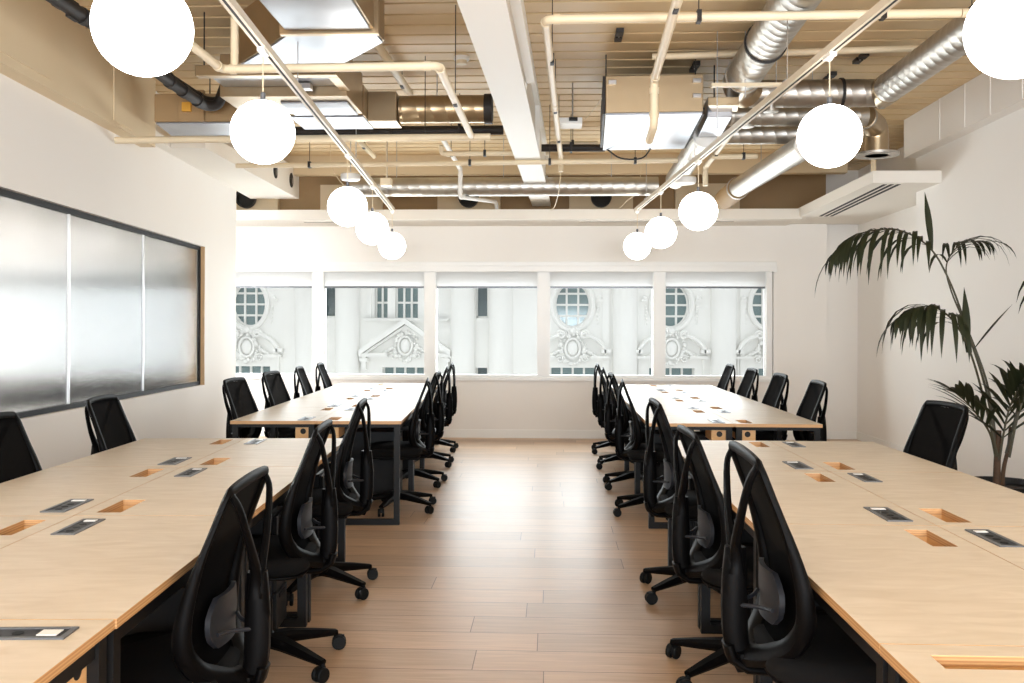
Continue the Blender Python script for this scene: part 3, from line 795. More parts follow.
# ------------------------------------------------------------------ services under the deck
def hang(m, x, y, z0, r=0.004):
    m.rod((x, y, z0), (x, y, ZD + 0.01), r, 6)
def pipe(name, pts, r, label, hangers=(), m_=None, stubs=(), clip=True, cat='pipe'):
    root = empty(name, pts[0]); o = Vector(pts[0])
    loc = lambda p: tuple(Vector(p) - o)
    m = MB().tube(fillet([loc(p) for p in pts], r * 2.0), r, 14)
    for s in stubs: m.tube([loc(p) for p in s], r * 0.9, 12)
    m.build('run', m_ or PIPE, root)
    # coupling sleeves at the bends
    if len(pts) > 2:
        for i in range(1, len(pts) - 1):
            for j in (i - 1, i + 1):
                q = MB()
                dv = (Vector(pts[j]) - Vector(pts[i])); ln = dv.length
                if ln < r * 8: continue
                dv.normalize(); a = Vector(loc(pts[i])) + dv * r * 1.9
                q.tube([a, a + dv * r * 1.4], r * 1.18, 14); q.build('coupling', m_ or PIPE, root)
    for (hx, hy, hz) in hangers:
        q = MB(); p = loc((hx, hy, hz)); hang_top = ZD + 0.01 - o.z
        q.rod((p[0], p[1], p[2] + r * 0.9), (p[0], p[1], hang_top), 0.003, 6)
        if clip: q.box(p[0] - 0.012, p[0] + 0.012, p[1] - r * 1.25, p[1] + r * 1.25, p[2] - r * 1.2, p[2] + r * 1.35)
        q.build('hanger', BLKPIPE, root)
    tag(root, label, cat, None); return root
pipe('sprinkler_pipe', [(2.14, 5.02, 3.04), (-0.037, 5.05, 3.04), (0.02, 7.0, 3.04), (0.085, 9.05, 3.04), (0.085, 9.05, 2.90)], 0.024,
     'long cream pipe crossing the ceiling at top right, turning towards the windows', [(1.74, 5.02, 3.04), (0.78, 5.04, 3.04), (0.0, 5.8, 3.04), (0.025, 7.1, 3.04), (0.06, 8.2, 3.04)])
pipe('sprinkler_pipe', [(2.145, 5.02, 3.04), (2.20, 5.02, 3.04), (2.20, 5.02, 2.90)], 0.024, 'short cream pipe elbow dropping beside the closest right globe', [(2.20, 5.02, 3.04)])
pipe('sprinkler_pipe', [(-1.85, 2.0, 2.81), (-1.83, 5.13, 2.81), (-0.62, 5.10, 2.81), (-0.60, 6.93, 2.81)], 0.024,
     'cream pipe with square bends under the left ductwork', [(-0.61, 5.9, 2.81)], stubs=[[(-1.76, 5.13, 2.81), (-1.76, 5.13, 3.1)]])
pipe('sprinkler_pipe', [(-3.33, 7.03, 2.81), (-0.46, 6.98, 2.81)], 0.026, 'cream pipe running from left wall beam to the ceiling beam', [(-2.2, 7.01, 2.81), (-0.95, 6.99, 2.81)], clip=False)
pipe('sprinkler_pipe', [(-2.95, 8.66, 2.90), (1.13, 8.48, 2.90)], 0.022, 'thin long cream pipe crossing the ceiling under the centre beam',
     [(-2.25, 8.63, 2.9), (-0.75, 8.56, 2.9), (-0.02, 8.53, 2.9), (0.75, 8.5, 2.9)])
pipe('sprinkler_pipe', [(1.42, 8.42, 2.92), (1.82, 8.40, 2.92)], 0.022, 'short cream pipe right of the silver spiral duct, behind the right track', [(1.7, 8.41, 2.92)])
pipe('sprinkler_pipe', [(0.52, 2.0, 2.95), (0.643, 5.95, 2.95), (0.643, 5.95, 2.66), (0.63, 6.12, 2.60)], 0.026, 'cream drop pipe hanging in front of the right fan coil unit', [(0.60, 4.6, 2.95)])
pipe('sprinkler_pipe', [(0.726, 6.86, 3.36), (3.1, 6.67, 3.36)], 0.024, 'cream pipe behind the large spiral duct at upper right', [(2.0, 6.76, 3.36)])
pipe('sprinkler_pipe', [(-0.04, 9.06, 3.06), (-0.04, 9.06, 3.17), (0.44, 9.03, 3.17)], 0.022, 'short cream bent pipe just right of the ceiling beam', [(0.2, 9.045, 3.17)])
pipe('sprinkler_pipe', [(-0.99, 8.35, 3.02), (-0.99, 8.38, 2.95), (-0.20, 8.36, 2.95)], 0.022, 'short cream pipe meeting the ceiling beam on its left', [(-0.6, 8.37, 2.95)])
pipe('waste_pipe', [(-0.99, 8.46, 3.10), (-0.943, 9.65, 3.03), (-0.952, 9.70, 2.752), (-0.673, 11.3, 2.92), (-0.665, 11.35, 2.825)], 0.022, 'white stepped waste pipe left of the ceiling beam near the windows', [(-0.97, 9.0, 3.07)], WHITE)
pipe('sprinkler_pipe', [(-1.205, 6.2, 3.33), (-1.18, 7.75, 3.33)], 0.032, 'pale pipe close to the deck above the left ductwork', [(-1.19, 7.4, 3.33)])
pipe('sprinkler_pipe', [(-1.97, 8.9, 3.31), (-1.985, 10.4, 3.31)], 0.028, 'pale pipe close to the deck near the left globes', [(-1.98, 9.8, 3.31)])
pipe('waste_pipe', [(1.45, 7.7, 2.97), (1.46, 9.0, 2.93), (1.46, 9.0, 2.75)], 0.026, 'cream pipe bending down above the right globes', [(1.455, 8.4, 2.95)])
pipe('waste_pipe', [(2.75, 8.95, 3.28), (3.02, 8.95, 3.28), (3.02, 8.95, 2.86)], 0.024, 'cream pipe dropping onto the stepped soffit at right', [(2.8, 8.95, 3.28)])
pipe('insulated_pipe', [(-2.35, 8.1, 3.10), (-0.42, 8.1, 3.10)], 0.04, 'black insulated pipe left of the ceiling beam', [(-1.4, 8.1, 3.1), (-0.8, 8.1, 3.1)], BLKPIPE)
pipe('insulated_pipe', [(-0.10, 8.9, 3.10), (0.50, 8.92, 3.10)], 0.035, 'black insulated pipe right of the ceiling beam', [(0.18, 8.91, 3.1)], BLKPIPE)
pipe('insulated_pipe', [(-2.62, 2.5, 3.12), (-2.60, 5.2, 3.10), (-2.60, 6.4, 3.05), (-2.575, 6.85, 3.03), (-2.50, 6.92, 3.04), (-2.44, 6.92, 3.2), (-2.40, 6.94, 3.24), (-2.33, 6.96, 3.14)], 0.04,
     'black insulated pipe snaking behind the largest left globe, lower one', [(-2.61, 5.0, 3.1)], BLKPIPE)
pipe('insulated_pipe', [(-2.76, 2.5, 3.20), (-2.74, 5.2, 3.19), (-2.70, 6.35, 3.14), (-2.62, 6.98, 3.09), (-2.53, 7.04, 3.10), (-2.48, 7.04, 3.25), (-2.36, 7.05, 3.28)], 0.036,
     'black insulated pipe snaking behind the largest left globe, upper one', [(-2.75, 4.6, 3.19)], BLKPIPE)

def spiral(name, a, b2, r, label, pitch=0.10, bands=(), hangers=(), caps=None, m_=None, cat='duct'):
    """spiral-seamed round duct from a to b2"""
    a, b2 = Vector(a), Vector(b2); ln = (b2 - a).length; n = 28; m = MB()
    root = empty(name, a); prof = [(r, 0.0)]; h = 0.02
    while h < ln - 0.02:
        prof += [(r, h), (r + 0.001, h + 0.003), (r + 0.001, h + 0.006), (r, h + 0.013)]; h += pitch
    prof.append((r, ln))
    m.lathe(prof, (0, 0, 0), 'z', n)
    q = Vector((0, 0, 1)).rotation_difference((b2 - a).normalized()).to_matrix().to_4x4()
    # slant the seams a little so that they read as a helix
    for i, p in enumerate(m.v):
        if 0.03 < p[2] < ln - 0.03: m.v[i] = (p[0], p[1], p[2] + pitch * 0.28 * p[0] / r)
    m.xform(q); m.build('duct_run', m_ or GALV, root, angle=25)
    for t in bands:
        m = MB().lathe([(r + 0.006, t * ln - 0.01), (r + 0.012, t * ln - 0.01), (r + 0.012, t * ln + 0.01), (r + 0.006, t * ln + 0.01)], (0, 0, 0), 'z', n)
        m.xform(q).build('hanger_band', BLKPIPE, root)
    for t in hangers:
        p = (b2 - a) * t; m = MB()
        for s in (-1, 1):
            m.rod((p.x, p.y, p.z + r), (p.x, p.y, ZD + 0.01 - a.z), 0.004, 6); break
        m.build('hanger', CHROME, root)
    if caps:
        m = MB().lathe([(r + 0.008, ln - 0.06), (r + 0.01, ln - 0.05), (r + 0.01, ln), (r - 0.02, ln + 0.004)], (0, 0, 0), 'z', n); m.xform(q).build('end_cap', caps, root)
    tag(root, label, cat, 'spiral ducts'); return root
D1 = spiral('spiral_duct', (1.27, 2.4, 3.20), (1.37, 6.75, 3.20), 0.125, 'large spiral duct running towards the windows at upper right', bands=(0.83,), hangers=(0.3, 0.83))
spiral('spiral_duct', (1.48, 7.12, 3.15), (2.42, 7.12, 3.15), 0.102, 'spiral duct crossing behind right globes, nearest of three', hangers=(0.5,), bands=(0.72,))
D3 = spiral('spiral_duct', (1.42, 7.60, 3.10), (2.52, 7.65, 3.10), 0.085, 'spiral duct crossing behind right globes, middle of three', hangers=(0.25,))
spiral('spiral_duct', (1.42, 7.95, 3.02), (2.45, 7.98, 3.02), 0.080, 'spiral duct crossing behind right globes, furthest of three', hangers=(0.25,))
D5 = spiral('spiral_duct', (2.46, 2.8, 3.15), (2.46, 6.98, 3.15), 0.108, 'spiral duct passing behind the closest right globe', hangers=(0.5,))
D6 = spiral('spiral_duct', (1.96, 7.3, 2.80), (1.95, 9.9, 2.87), 0.098, 'silver flexible duct slanting down right of the right track', pitch=0.05, hangers=(0.6,))
spiral('spiral_duct', (1.25, 7.725, 2.97), (1.27, 9.72, 2.93), 0.10, 'silver spiral duct under right fan coil unit towards windows', hangers=(0.7,))
spiral('spiral_duct', (-2.15, 9.98, 2.90), (1.12, 9.98, 2.90), 0.100, 'long spiral duct lying across in front of the window soffit', pitch=0.12, hangers=(0.15, 0.5, 0.85))
# plain elbows and fittings belong to the duct they end
def elbow(root, pts, r, m_=GALVD, flange=None):
    o = root.location; P = [Vector(p) - o for p in pts]
    MB().tube(fillet(P, r * 1.7, 9), r, 28).build('bend', m_, root, angle=40)
    e0, e1 = P[-2], P[-1]; t = (e1 - e0).normalized()
    if flange: MB().tube([e1 - t * 0.035, e1 - t * 0.02, e1], lambda i: [r * 1.02, flange, flange][i], 28).build('flange', GALV, root, angle=40)
    MB().tube([P[0] + (P[1] - P[0]).normalized() * 0.02, P[0] + (P[1] - P[0]).normalized() * 0.05], r * 1.05, 28).build('collar', GALV, root)
elbow(D5, [(2.43, 7.12, 3.15), (2.46, 7.12, 3.15), (2.46, 6.97, 3.15)], 0.112)
elbow(D3, [(2.50, 7.65, 3.10), (2.72, 7.98, 3.08), (2.72, 7.98, 2.84)], 0.095, flange=0.18)
elbow(D6, [(1.95, 9.9, 2.87), (1.95, 10.3, 2.86), (1.94, 10.62, 2.85)], 0.112, m_=BROWNV)
elbow(D1, [(1.37, 6.75, 3.20), (1.38, 7.0, 3.19), (1.46, 7.10, 3.16)], 0.127)

def sheetbox(name, parts, label, cat, straps=()):
    """parts: list of (part name, plan polygon, z0, z1, material)"""
    c = parts[0][1]; ox = sum(p[0] for p in c) / len(c); oy = sum(p[1] for p in c) / len(c); oz = parts[0][2]
    root = empty(name, (ox, oy, oz))
    for pn, poly, z0, z1, mm in parts:
        MB().prism([(x - ox, y - oy) for x, y in poly], z0 - oz, z1 - oz).build(pn, mm, root, smooth=False, bevel=0.004)
    for (x, y, z) in straps:
        m = MB().rod((x - ox, y - oy, z - oz), (x - ox, y - oy, ZD + 0.01 - oz), 0.005, 6); m.build('hanger', BLKPIPE, root)
    tag(root, label, cat); return root
R4 = lambda x0, x1, y0, y1: [(x0, y0), (x1, y0), (x1, y1), (x0, y1)]
# left run: rectangular duct, transition, fan coil unit, second box, spiral stub
sheetbox('rectangular_duct', [('duct_body', [(-1.42, 1.5), (-1.00, 1.5), (-0.957, 4.99), (-1.44, 4.98)], 2.98, 3.30, GALVD),
                              ('base_sheet', [(-1.40, 1.5), (-1.01, 1.5), (-0.97, 4.97), (-1.43, 4.96)], 2.970, 2.979, SHEET),
                              ('flange', [(-1.47, 4.99), (-0.93, 4.99), (-0.93, 5.03), (-1.47, 5.03)], 2.955, 3.33, GALVD)],
         'big rectangular metal duct entering at top left of picture', 'duct', [(-1.5, 4.4, 3.1)])
sheetbox('duct_transition', [('duct_body', [(-1.436, 5.04), (-0.957, 5.04), (-0.939, 5.22), (-1.262, 5.64), (-1.908, 5.64), (-1.604, 5.27)], 2.985, 3.30, GALVD),
                             ('base_sheet', [(-1.43, 5.045), (-0.962, 5.045), (-0.946, 5.218), (-1.268, 5.632), (-1.895, 5.632), (-1.598, 5.272)], 2.975, 2.984, SHEET)],
         'angled metal duct transition behind the square bent pipe', 'duct')
sheetbox('fan_coil_unit', [('casing', R4(-2.28, -1.40, 6.35, 6.88), 2.965, 3.26, GALVD), ('base_sheet', R4(-1.90, -1.43, 6.49, 6.86), 2.950, 2.964, SHEET),
                           ('front_rail', R4(-2.3, -1.38, 5.95, 6.02), 3.0, 3.07, GALVD), ('side_rail', R4(-1.45, -1.38, 6.02, 6.35), 3.0, 3.22, GALVD),
                           ('filter_tray', R4(-2.25, -1.47, 6.03, 6.34), 3.03, 3.06, SHEET), ('valve', R4(-1.75, -1.62, 6.22, 6.3), 2.985, 3.025, CHROME)],
         'rectangular fan coil unit with silver base left of the ceiling beam', 'air conditioner', [(-1.42, 6.6, 3.2), (-2.2, 6.6, 3.2), (-1.40, 5.98, 3.05), (-2.25, 5.98, 3.05)])
rd = sheetbox('duct_plenum', [('casing', R4(-1.96, -1.40, 6.92, 7.35), 2.965, 3.19, GALVD), ('base_sheet', R4(-1.955, -1.405, 6.925, 7.345), 2.952, 2.964, SHEET),
                              ('square_spigot', R4(-1.40, -1.18, 7.07, 7.33), 2.955, 3.18, GALVD)],
              'metal plenum box feeding the short round duct, left side', 'duct', [(-1.9, 7.1, 3.1)])
spiral('spiral_duct', (-1.17, 7.2, 3.07), (-0.46, 7.2, 3.07), 0.105, 'short brown-lit spiral duct ending left of the ceiling beam', pitch=0.11, hangers=(0.4,), caps=BLKPIPE, m_=GALVD)
sheetbox('duct_box', [('casing', [(-3.06, 7.10), (-2.40, 7.10), (-2.40, 7.55), (-3.12, 7.55)], 2.965, 3.18, BROWNV),
                      ('base_sheet', [(-3.05, 7.105), (-2.41, 7.105), (-2.41, 7.545), (-3.11, 7.545)], 2.95, 2.964, SHEET),
                      ('seam_strip', [(-2.86, 7.06), (-2.66, 7.06), (-2.66, 7.10), (-2.86, 7.10)], 2.96, 3.2, BROWNV),
                      ('amber_knob', [(-2.82, 7.03), (-2.75, 7.03), (-2.75, 7.06), (-2.82, 7.06)], 3.03, 3.10, AMBER)],
         'brown duct box with amber knob beside the left wall beam', 'duct', [(-2.7, 7.3, 3.1)])
# right run
m_ = [('casing', [(0.392, 6.90), (1.097, 6.87), (1.147, 8.20), (0.443, 8.25)], 2.965, 3.235, GALVD),
      ('base_sheet', [(0.395, 6.905), (1.094, 6.875), (1.144, 8.195), (0.446, 8.245)], 2.948, 2.964, SHEET),
      ('corner_bracket', R4(0.41, 0.47, 6.872, 6.897), 3.17, 3.2, CHROME), ('corner_bracket', R4(1.02, 1.08, 6.845, 6.868), 3.17, 3.2, CHROME),
      ('corner_bracket', R4(1.02, 1.08, 6.845, 6.868), 3.06, 3.09, CHROME), ('side_strip', [(0.372, 6.92), (0.391, 6.92), (0.441, 8.2), (0.42, 8.2)], 2.96, 3.24, BLKPIPE),
      ('side_strip', [(1.099, 6.90), (1.112, 6.90), (1.162, 8.2), (1.15, 8.2)], 2.95, 3.0, BLKPIPE)]
sheetbox('fan_coil_unit', m_, 'large fan coil unit with bright silver base right of the ceiling beam', 'air conditioner', [(0.40, 7.0, 3.2), (1.06, 7.0, 3.2), (0.47, 8.1, 3.2), (1.10, 8.1, 3.2)])
sheetbox('duct_plenum', [('casing', [(1.12, 6.80), (1.34, 6.80), (1.37, 7.0), (1.18, 7.0)], 2.99, 3.05, GALVD), ('lower_casing', [(1.15, 7.0), (1.33, 7.0), (1.37, 7.68), (1.19, 7.72)], 2.95, 3.10, SHEET)],
         'silver plenum box between right fan coil unit and large spiral duct', 'duct', [(1.25, 7.3, 3.03)])
# trapeze hanger strip and its rods
r = empty('strut_hanger', (1.33, 6.48, 3.05))
MB().box(-0.24, 0.24, -0.02, 0.02, -0.012, 0.012).build('channel', PIPE, r, smooth=False)
for xx in (-0.20, -0.01, 0.20): MB().rod((xx, 0, -0.30 if xx < -0.1 else -0.08), (xx, 0, ZD + 0.01 - 3.05), 0.004, 6).build('rod', CHROME, r)
tag(r, 'cream strut channel on threaded rods below the large spiral duct', 'hanger')
for k, (x, y, z) in enumerate(((1.62, 7.02, 2.99), (1.52, 7.40, 2.96))):
    r = empty('damper_cap', (x, y, z))
    MB().lathe([(0.03, 0.06), (0.03, 0.02), (0.055, 0.015), (0.055, 0.0), (0.02, -0.003)], (0, 0, 0), 'z', 18).build('cap', GALV, r)
    tag(r, ['round damper cap under the nearest cross duct', 'round damper cap under the middle cross duct'][k], 'duct fitting', 'damper caps')
# junction tray, smoke detectors, sensors, small conduits
r = empty('junction_tray', (0.150, 7.87, 3.08))
MB().box(-0.10, 0.10, -0.10, 0.10, 0.0, 0.012).box(-0.10, 0.10, -0.10, -0.09, 0.012, 0.05).box(-0.1, 0.1, 0.09, 0.1, 0.012, 0.05).build('tray', WHITE, r, smooth=False)
MB().box(-0.01, 0.06, -0.14, -0.10, 0.02, 0.045).build('clamp', BLACKM, r, smooth=False)
m = MB(); m.rod((0.02, -0.09, 0.03), (0.02, -0.09, ZD + 0.01 - 3.08), 0.006, 8); m.build('rod', CHROME, r); tag(r, 'white junction tray hung on a rod right of the ceiling beam', 'tray')
r = empty('smoke_detector', (-0.68, 7.02, ZD))
MB().lathe([(0.06, 0.0), (0.06, -0.02), (0.05, -0.03)], (0, 0, 0), 'z', 20).build('base', WHITE, r); MB().lathe([(0.042, -0.03), (0.038, -0.055), (0.02, -0.06)], (0, 0, 0), 'z', 20).build('sensor_head', PIPE, r)
tag(r, 'round smoke detector on the deck left of the ceiling beam', 'smoke detector')
def sensor(x, y, z, r0, label):
    r = empty('ceiling_sensor', (x, y, z))
    MB().lathe([(r0, 0.05), (r0, 0.012), (r0 * 0.9, 0.0), (r0 * 0.5, -0.004)], (0, 0, 0), 'z', 28).build('disc', WHITE, r)
    MB().lathe([(r0 * 1.0, 0.051), (r0 * 0.95, 0.062), (0.02, 0.066)], (0, 0, 0), 'z', 28).build('back_plate', PIPE, r)
    MB().rod((0, 0, 0.066), (0, 0, ZD + 0.01 - z), 0.004, 6).build('rod', CHROME, r)
    tag(r, label, 'sensor', 'hanging sensors')
sensor(-1.79, 8.28, 2.70, 0.088, 'white disc sensor hanging beside the left lighting track')
sensor(1.19, 8.55, 2.70, 0.115, 'white disc sensor hanging beside the right lighting track')
r = empty('control_box', (-1.52, 8.56, 2.69)); MB().box(-0.05, 0.05, -0.05, 0.05, 0, 0.07).build('case', PIPE, r, smooth=False, bevel=0.006); MB().rod((0, 0, 0.07), (0, 0, ZD + 0.01 - 2.69), 0.005, 6).build('rod', PIPE, r)
tag(r, 'small cream control box hanging right of left disc sensor', 'control box')
for k, (x, y) in enumerate(((2.30, 7.1), (2.22, 7.62), (1.42, 6.2), (0.46, 6.5), (1.10, 7.3))):
    r = empty('deck_clamp', (x, y, ZD)); MB().box(-0.025, 0.025, -0.12, -0.02, -0.03, 0.0).build('jaw', BLKPIPE, r, smooth=False); MB().box(-0.025, 0.025, 0.02, 0.12, -0.025, 0.0).build('jaw', BLKPIPE, r, smooth=False)
    MB().rod((0, -0.02, -0.02), (0, 0.02, -0.02), 0.006, 6).build('bar', CHROME, r)
    tag(r, ['black deck clamp above the right cross ducts, nearer one', 'black deck clamp above the right cross ducts, further one', 'black deck clamp beside large spiral duct',
            'black deck clamp at front corner of right fan coil unit', 'black deck clamp over right rear of fan coil unit'][k], 'clamp', 'black deck clamps')
# loose service cables near the windows
def cable(pts, label, r_=0.004, m_=PIPE):
    o = MB().tube(smoothpath(pts, 5), r_, 6).build('service_cable', m_)
    tag(o, label, 'cable', 'loose service cables')
cable([(-2.28, 9.6, 3.44), (-2.28, 9.6, 3.1), (-2.22, 9.62, 2.95), (-2.12, 9.65, 2.84), (-2.05, 9.7, 2.85)], 'thin cable looping down left of the left globes')
cable([(0.23, 7.85, 3.085), (0.34, 7.6, 3.16), (0.44, 7.0, 3.2)], 'thin pale cable curving from white tray to fan coil unit')
cable([(0.47, 8.2, 2.955), (0.60, 8.2, 2.87), (0.78, 8.2, 2.87), (0.86, 8.18, 2.955)], 'dark loop of cable under the rear edge of right fan coil', 0.007, BLKPIPE)
cable([(0.085, 9.05, 2.91), (0.07, 9.3, 2.76), (0.03, 10.4, 2.74), (-0.02, 11.3, 2.82)], 'thin cable trailing from pipe end beside the beam tip')
cable([(0.98, 10.3, 3.44), (0.96, 10.4, 2.95), (0.86, 10.8, 2.86), (0.80, 11.3, 2.82)], 'thin pale cable dropping beside right lighting track end')

# ------------------------------------------------------------------ potted palm
def leaflet(m, base, d0, ln, wd, droop, nseg=6):
    p = Vector(base); d0 = Vector(d0).normalized(); pts = [p.copy()]; d1 = d0.copy()
    for i in range(nseg):
        d1 = (d1 + Vector((0, 0, -droop)) * ((i + 1) / nseg)).normalized(); p = p + d1 * ln / nseg; pts.append(p.copy())
    vs = []; sd = d0.cross(Vector((0, 0, 1)))
    if sd.length < 0.45: sd = Vector((1, 0.2, 0))
    sd.normalize()
    for i, q in enumerate(pts):
        t = i / nseg; w_ = wd * (0.35 + 2.6 * t * (1 - t) ** 0.8) * (1 - t ** 4) * 0.75
        tg = (pts[min(i + 1, nseg)] - pts[max(i - 1, 0)]).normalized(); nn = sd.cross(tg).normalized()
        vs += [q - sd * w_ + nn * w_ * 0.25, q, q + sd * w_ + nn * w_ * 0.25]
    fs = []
    for i in range(nseg):
        a = i * 3; fs += [(a, a + 1, a + 4, a + 3), (a + 1, a + 2, a + 5, a + 4)]
    m.add(vs, fs)
def frond(root, pts, lmax, n, droop, t0=0.35, wd=0.016, spread=0.85, r0=0.0075):
    P = smoothpath(pts, 8); nP = len(P)
    rm = MB().tube(P, lambda i: r0 * (1 - 0.8 * i / (nP - 1)) + 0.001, 8)
    st = rm.build('frond_stem', STEM, root)
    m = MB()
    for k in range(n):
        t = t0 + (1 - t0) * (k + 0.5) / n; f = t * (nP - 1); i = min(int(f), nP - 2); p = P[i].lerp(P[i + 1], f - i)
        tg = (P[i + 1] - P[i]).normalized(); sd = tg.cross(Vector((0, 0, 1)))
        if sd.length < 0.05: sd = Vector((1, 0, 0))
        sd.normalize(); s = (t - t0) / (1 - t0)
        ln = lmax * (0.55 + 0.45 * math.sin(PI * min(1, s * 1.1 + 0.12))) * (1 - 0.45 * s ** 3)
        for sg in (-1, 1):
            dr = tg * (0.45 + 0.5 * s) + sd * sg * spread * rnd.uniform(0.8, 1.1) + Vector((0, 0, rnd.uniform(0.0, 0.25)))
            leaflet(m, p, dr, ln * rnd.uniform(0.85, 1.1), wd, droop * rnd.uniform(0.8, 1.15))
    leaflet(m, P[-1], (P[-1] - P[-2]), lmax * 0.6, wd, droop * 0.6)
    m.build('leaflets', LEAF, st, angle=180)
palm = empty('potted_palm', (2.78, 5.9, 0))
pot = MB().lathe([(0.19, 0.0), (0.20, 0.01), (0.245, 0.43), (0.25, 0.44), (0.235, 0.44), (0.225, 0.40)], (0, 0, 0), 'z', 40).build('pot', BLACKM, palm)
MB().lathe([(0.22, 0.385), (0.226, 0.395), (0.12, 0.402), (0.02, 0.405)], (0, 0, 0), 'z', 32).build('soil', SOIL, palm)
MB().tube(smoothpath([(-0.035, 0, 0.39), (-0.035, 0, 0.5), (-0.032, 0, 0.62), (-0.025, 0, 0.76)], 5), lambda i: 0.024 - 0.0005 * i, 12).build('trunk', TRUNK, palm)
MB().tube(smoothpath([(0.01, 0.03, 0.39), (0.02, 0.03, 0.52), (0.05, 0.03, 0.66), (0.06, 0.03, 0.78)], 5), lambda i: 0.014 - 0.0003 * i, 10).build('trunk', TRUNK, palm)
frond(palm, [(-0.035, 0, 0.62), (-0.10, 0.0, 1.0), (-0.22, -0.02, 1.36), (-0.33, -0.03, 1.66), (-0.46, -0.04, 1.88), (-0.64, -0.05, 1.985), (-0.82, -0.06, 1.985), (-0.96, -0.06, 1.93), (-1.05, -0.06, 1.84)], 0.50, 21, 1.0, 0.50, 0.018)
frond(palm, [(-0.04, -0.02, 0.60), (-0.14, -0.06, 0.95), (-0.25, -0.12, 1.24), (-0.36, -0.16, 1.42), (-0.48, -0.18, 1.51), (-0.60, -0.2, 1.51), (-0.70, -0.2, 1.45)], 0.48, 14, 1.1, 0.46, 0.020)
frond(palm, [(-0.02, 0.03, 0.62), (-0.04, 0.10, 1.0), (-0.12, 0.16, 1.32), (-0.22, 0.22, 1.62), (-0.24, 0.25, 1.80), (-0.14, 0.27, 1.93), (0.02, 0.27, 1.95)], 0.40, 9, 0.8, 0.66, 0.018, 0.5)
frond(palm, [(0.02, 0.0, 0.62), (0.10, -0.04, 1.0), (0.19, -0.10, 1.38), (0.22, -0.20, 1.66), (0.22, -0.36, 1.86), (0.21, -0.56, 1.90)], 0.42, 13, 0.9, 0.42, 0.017)
frond(palm, [(0.02, -0.04, 0.60), (0.05, -0.08, 0.85), (0.10, -0.12, 1.05), (0.17, -0.18, 1.22), (0.26, -0.22, 1.28)], 0.40, 12, 0.25, 0.25, 0.020, 0.9)
frond(palm, [(-0.03, -0.02, 0.58), (-0.02, -0.05, 0.74), (0.0, -0.08, 0.90), (0.03, -0.12, 1.02), (0.05, -0.16, 1.1)], 0.50, 13, 0.10, 0.18, 0.020, 0.95)
frond(palm, [(-0.04, 0.0, 0.58), (-0.09, -0.03, 0.74), (-0.18, -0.06, 0.86), (-0.28, -0.09, 0.96), (-0.34, -0.11, 1.0)], 0.34, 9, 0.15, 0.30, 0.022, 0.5)
frond(palm, [(0.06, 0.03, 0.7), (0.12, 0.06, 0.9), (0.18, 0.08, 1.05), (0.28, 0.08, 1.12)], 0.38, 10, 0.2, 0.2, 0.020, 0.9)
# unopened spear leaves standing upright
for a_ in (((-0.45, -0.04, 1.87), (-0.12, 0, 1), 0.36, 0.030, 0.0), ((-0.26, -0.10, 1.24), (-0.05, 0, 1), 0.40, 0.036, 0.0), ((-0.22, -0.10, 1.26), (0.6, 0, 0.75), 0.36, 0.024, 0.02), ((-0.24, -0.10, 1.24), (-0.35, 0, 1), 0.26, 0.034, 0.0)):
    m = MB(); leaflet(m, *a_); m.build('spear_leaf', LEAF, palm, angle=180)
tag(palm, 'tall kentia palm in a black pot by the right wall', 'plant')

# ------------------------------------------------------------------ stone building across the street
YF = 20.0
fx = lambda p: (p - 551.4) * 0.02132
fz = lambda p: 1.363 + (331 - p) * 0.02132
bld = empty('stone_building', (0, YF, 0))
def F(x, y, z): return (x, y, z)
fw = MB()
ovals = [ -49, 48.5, 146, 244, 572.5, 670.5, 768, 866]
OR, OZ, OC = 17.5 * 0.02132, 22.5 * 0.02132, fz(304.5)
rects = [(373.3, 386.5, 262, 318), (394.3, 417.2, 262, 318), (321, 334, 250, 318), (476, 487.5, 250, 318), (476, 487.5, 368, 392), (381.5, 425, 368, 392)] + [(c - 22, c + 23, 367.5, 392) for c in ovals]
zlo, zhi = -6.0, 9.0
def cell_oval(cx, x0, x1, z0, z1):
    n = 48; vs = []; hx, hz0, hz1 = (x1 - x0) / 2, OC - z0, z1 - OC; mx = (x0 + x1) / 2
    angs = sorted([2 * PI * (k + 0.5) / 48 for k in range(48)] + [math.atan2(sz, sx * hx) % (2 * PI) for sx in (-1, 1) for sz in (hz1, -hz0)]); n = len(angs)
    for k in range(n):
        a = angs[k]; ca, sa = math.cos(a), math.sin(a)
        e = (cx + OR * ca, OC + OZ * sa)
        hz = hz1 if sa > 0 else hz0
        t = min(hx / abs(ca) if abs(ca) > 1e-6 else 1e9, hz / abs(sa) if abs(sa) > 1e-6 else 1e9)
        vs += [(e[0], 0, e[1]), (cx + ca * t, 0, OC + sa * t), (e[0], 0.28, e[1])]
    fs = []
    for k in range(n):
        l = (k + 1) % n
        fs += [(3 * k, 3 * k + 1, 3 * l + 1, 3 * l), (3 * k + 2, 3 * k, 3 * l, 3 * l + 2)]
    fw.add(vs, fs)
oc_cells = [(fx(c) - 0.62, fx(c) + 0.62, OC - 0.62, OC + 0.62, fx(c)) for c in ovals]
holes = [(fx(a), fx(b2), fz(d2), fz(c2)) for a, b2, c2, d2 in rects]
allh = holes + [o[:4] for o in oc_cells]
xs = sorted({-14.0, 9.0} | {h[0] for h in allh} | {h[1] for h in allh}); zs = sorted({zlo, zhi} | {h[2] for h in allh} | {h[3] for h in allh})
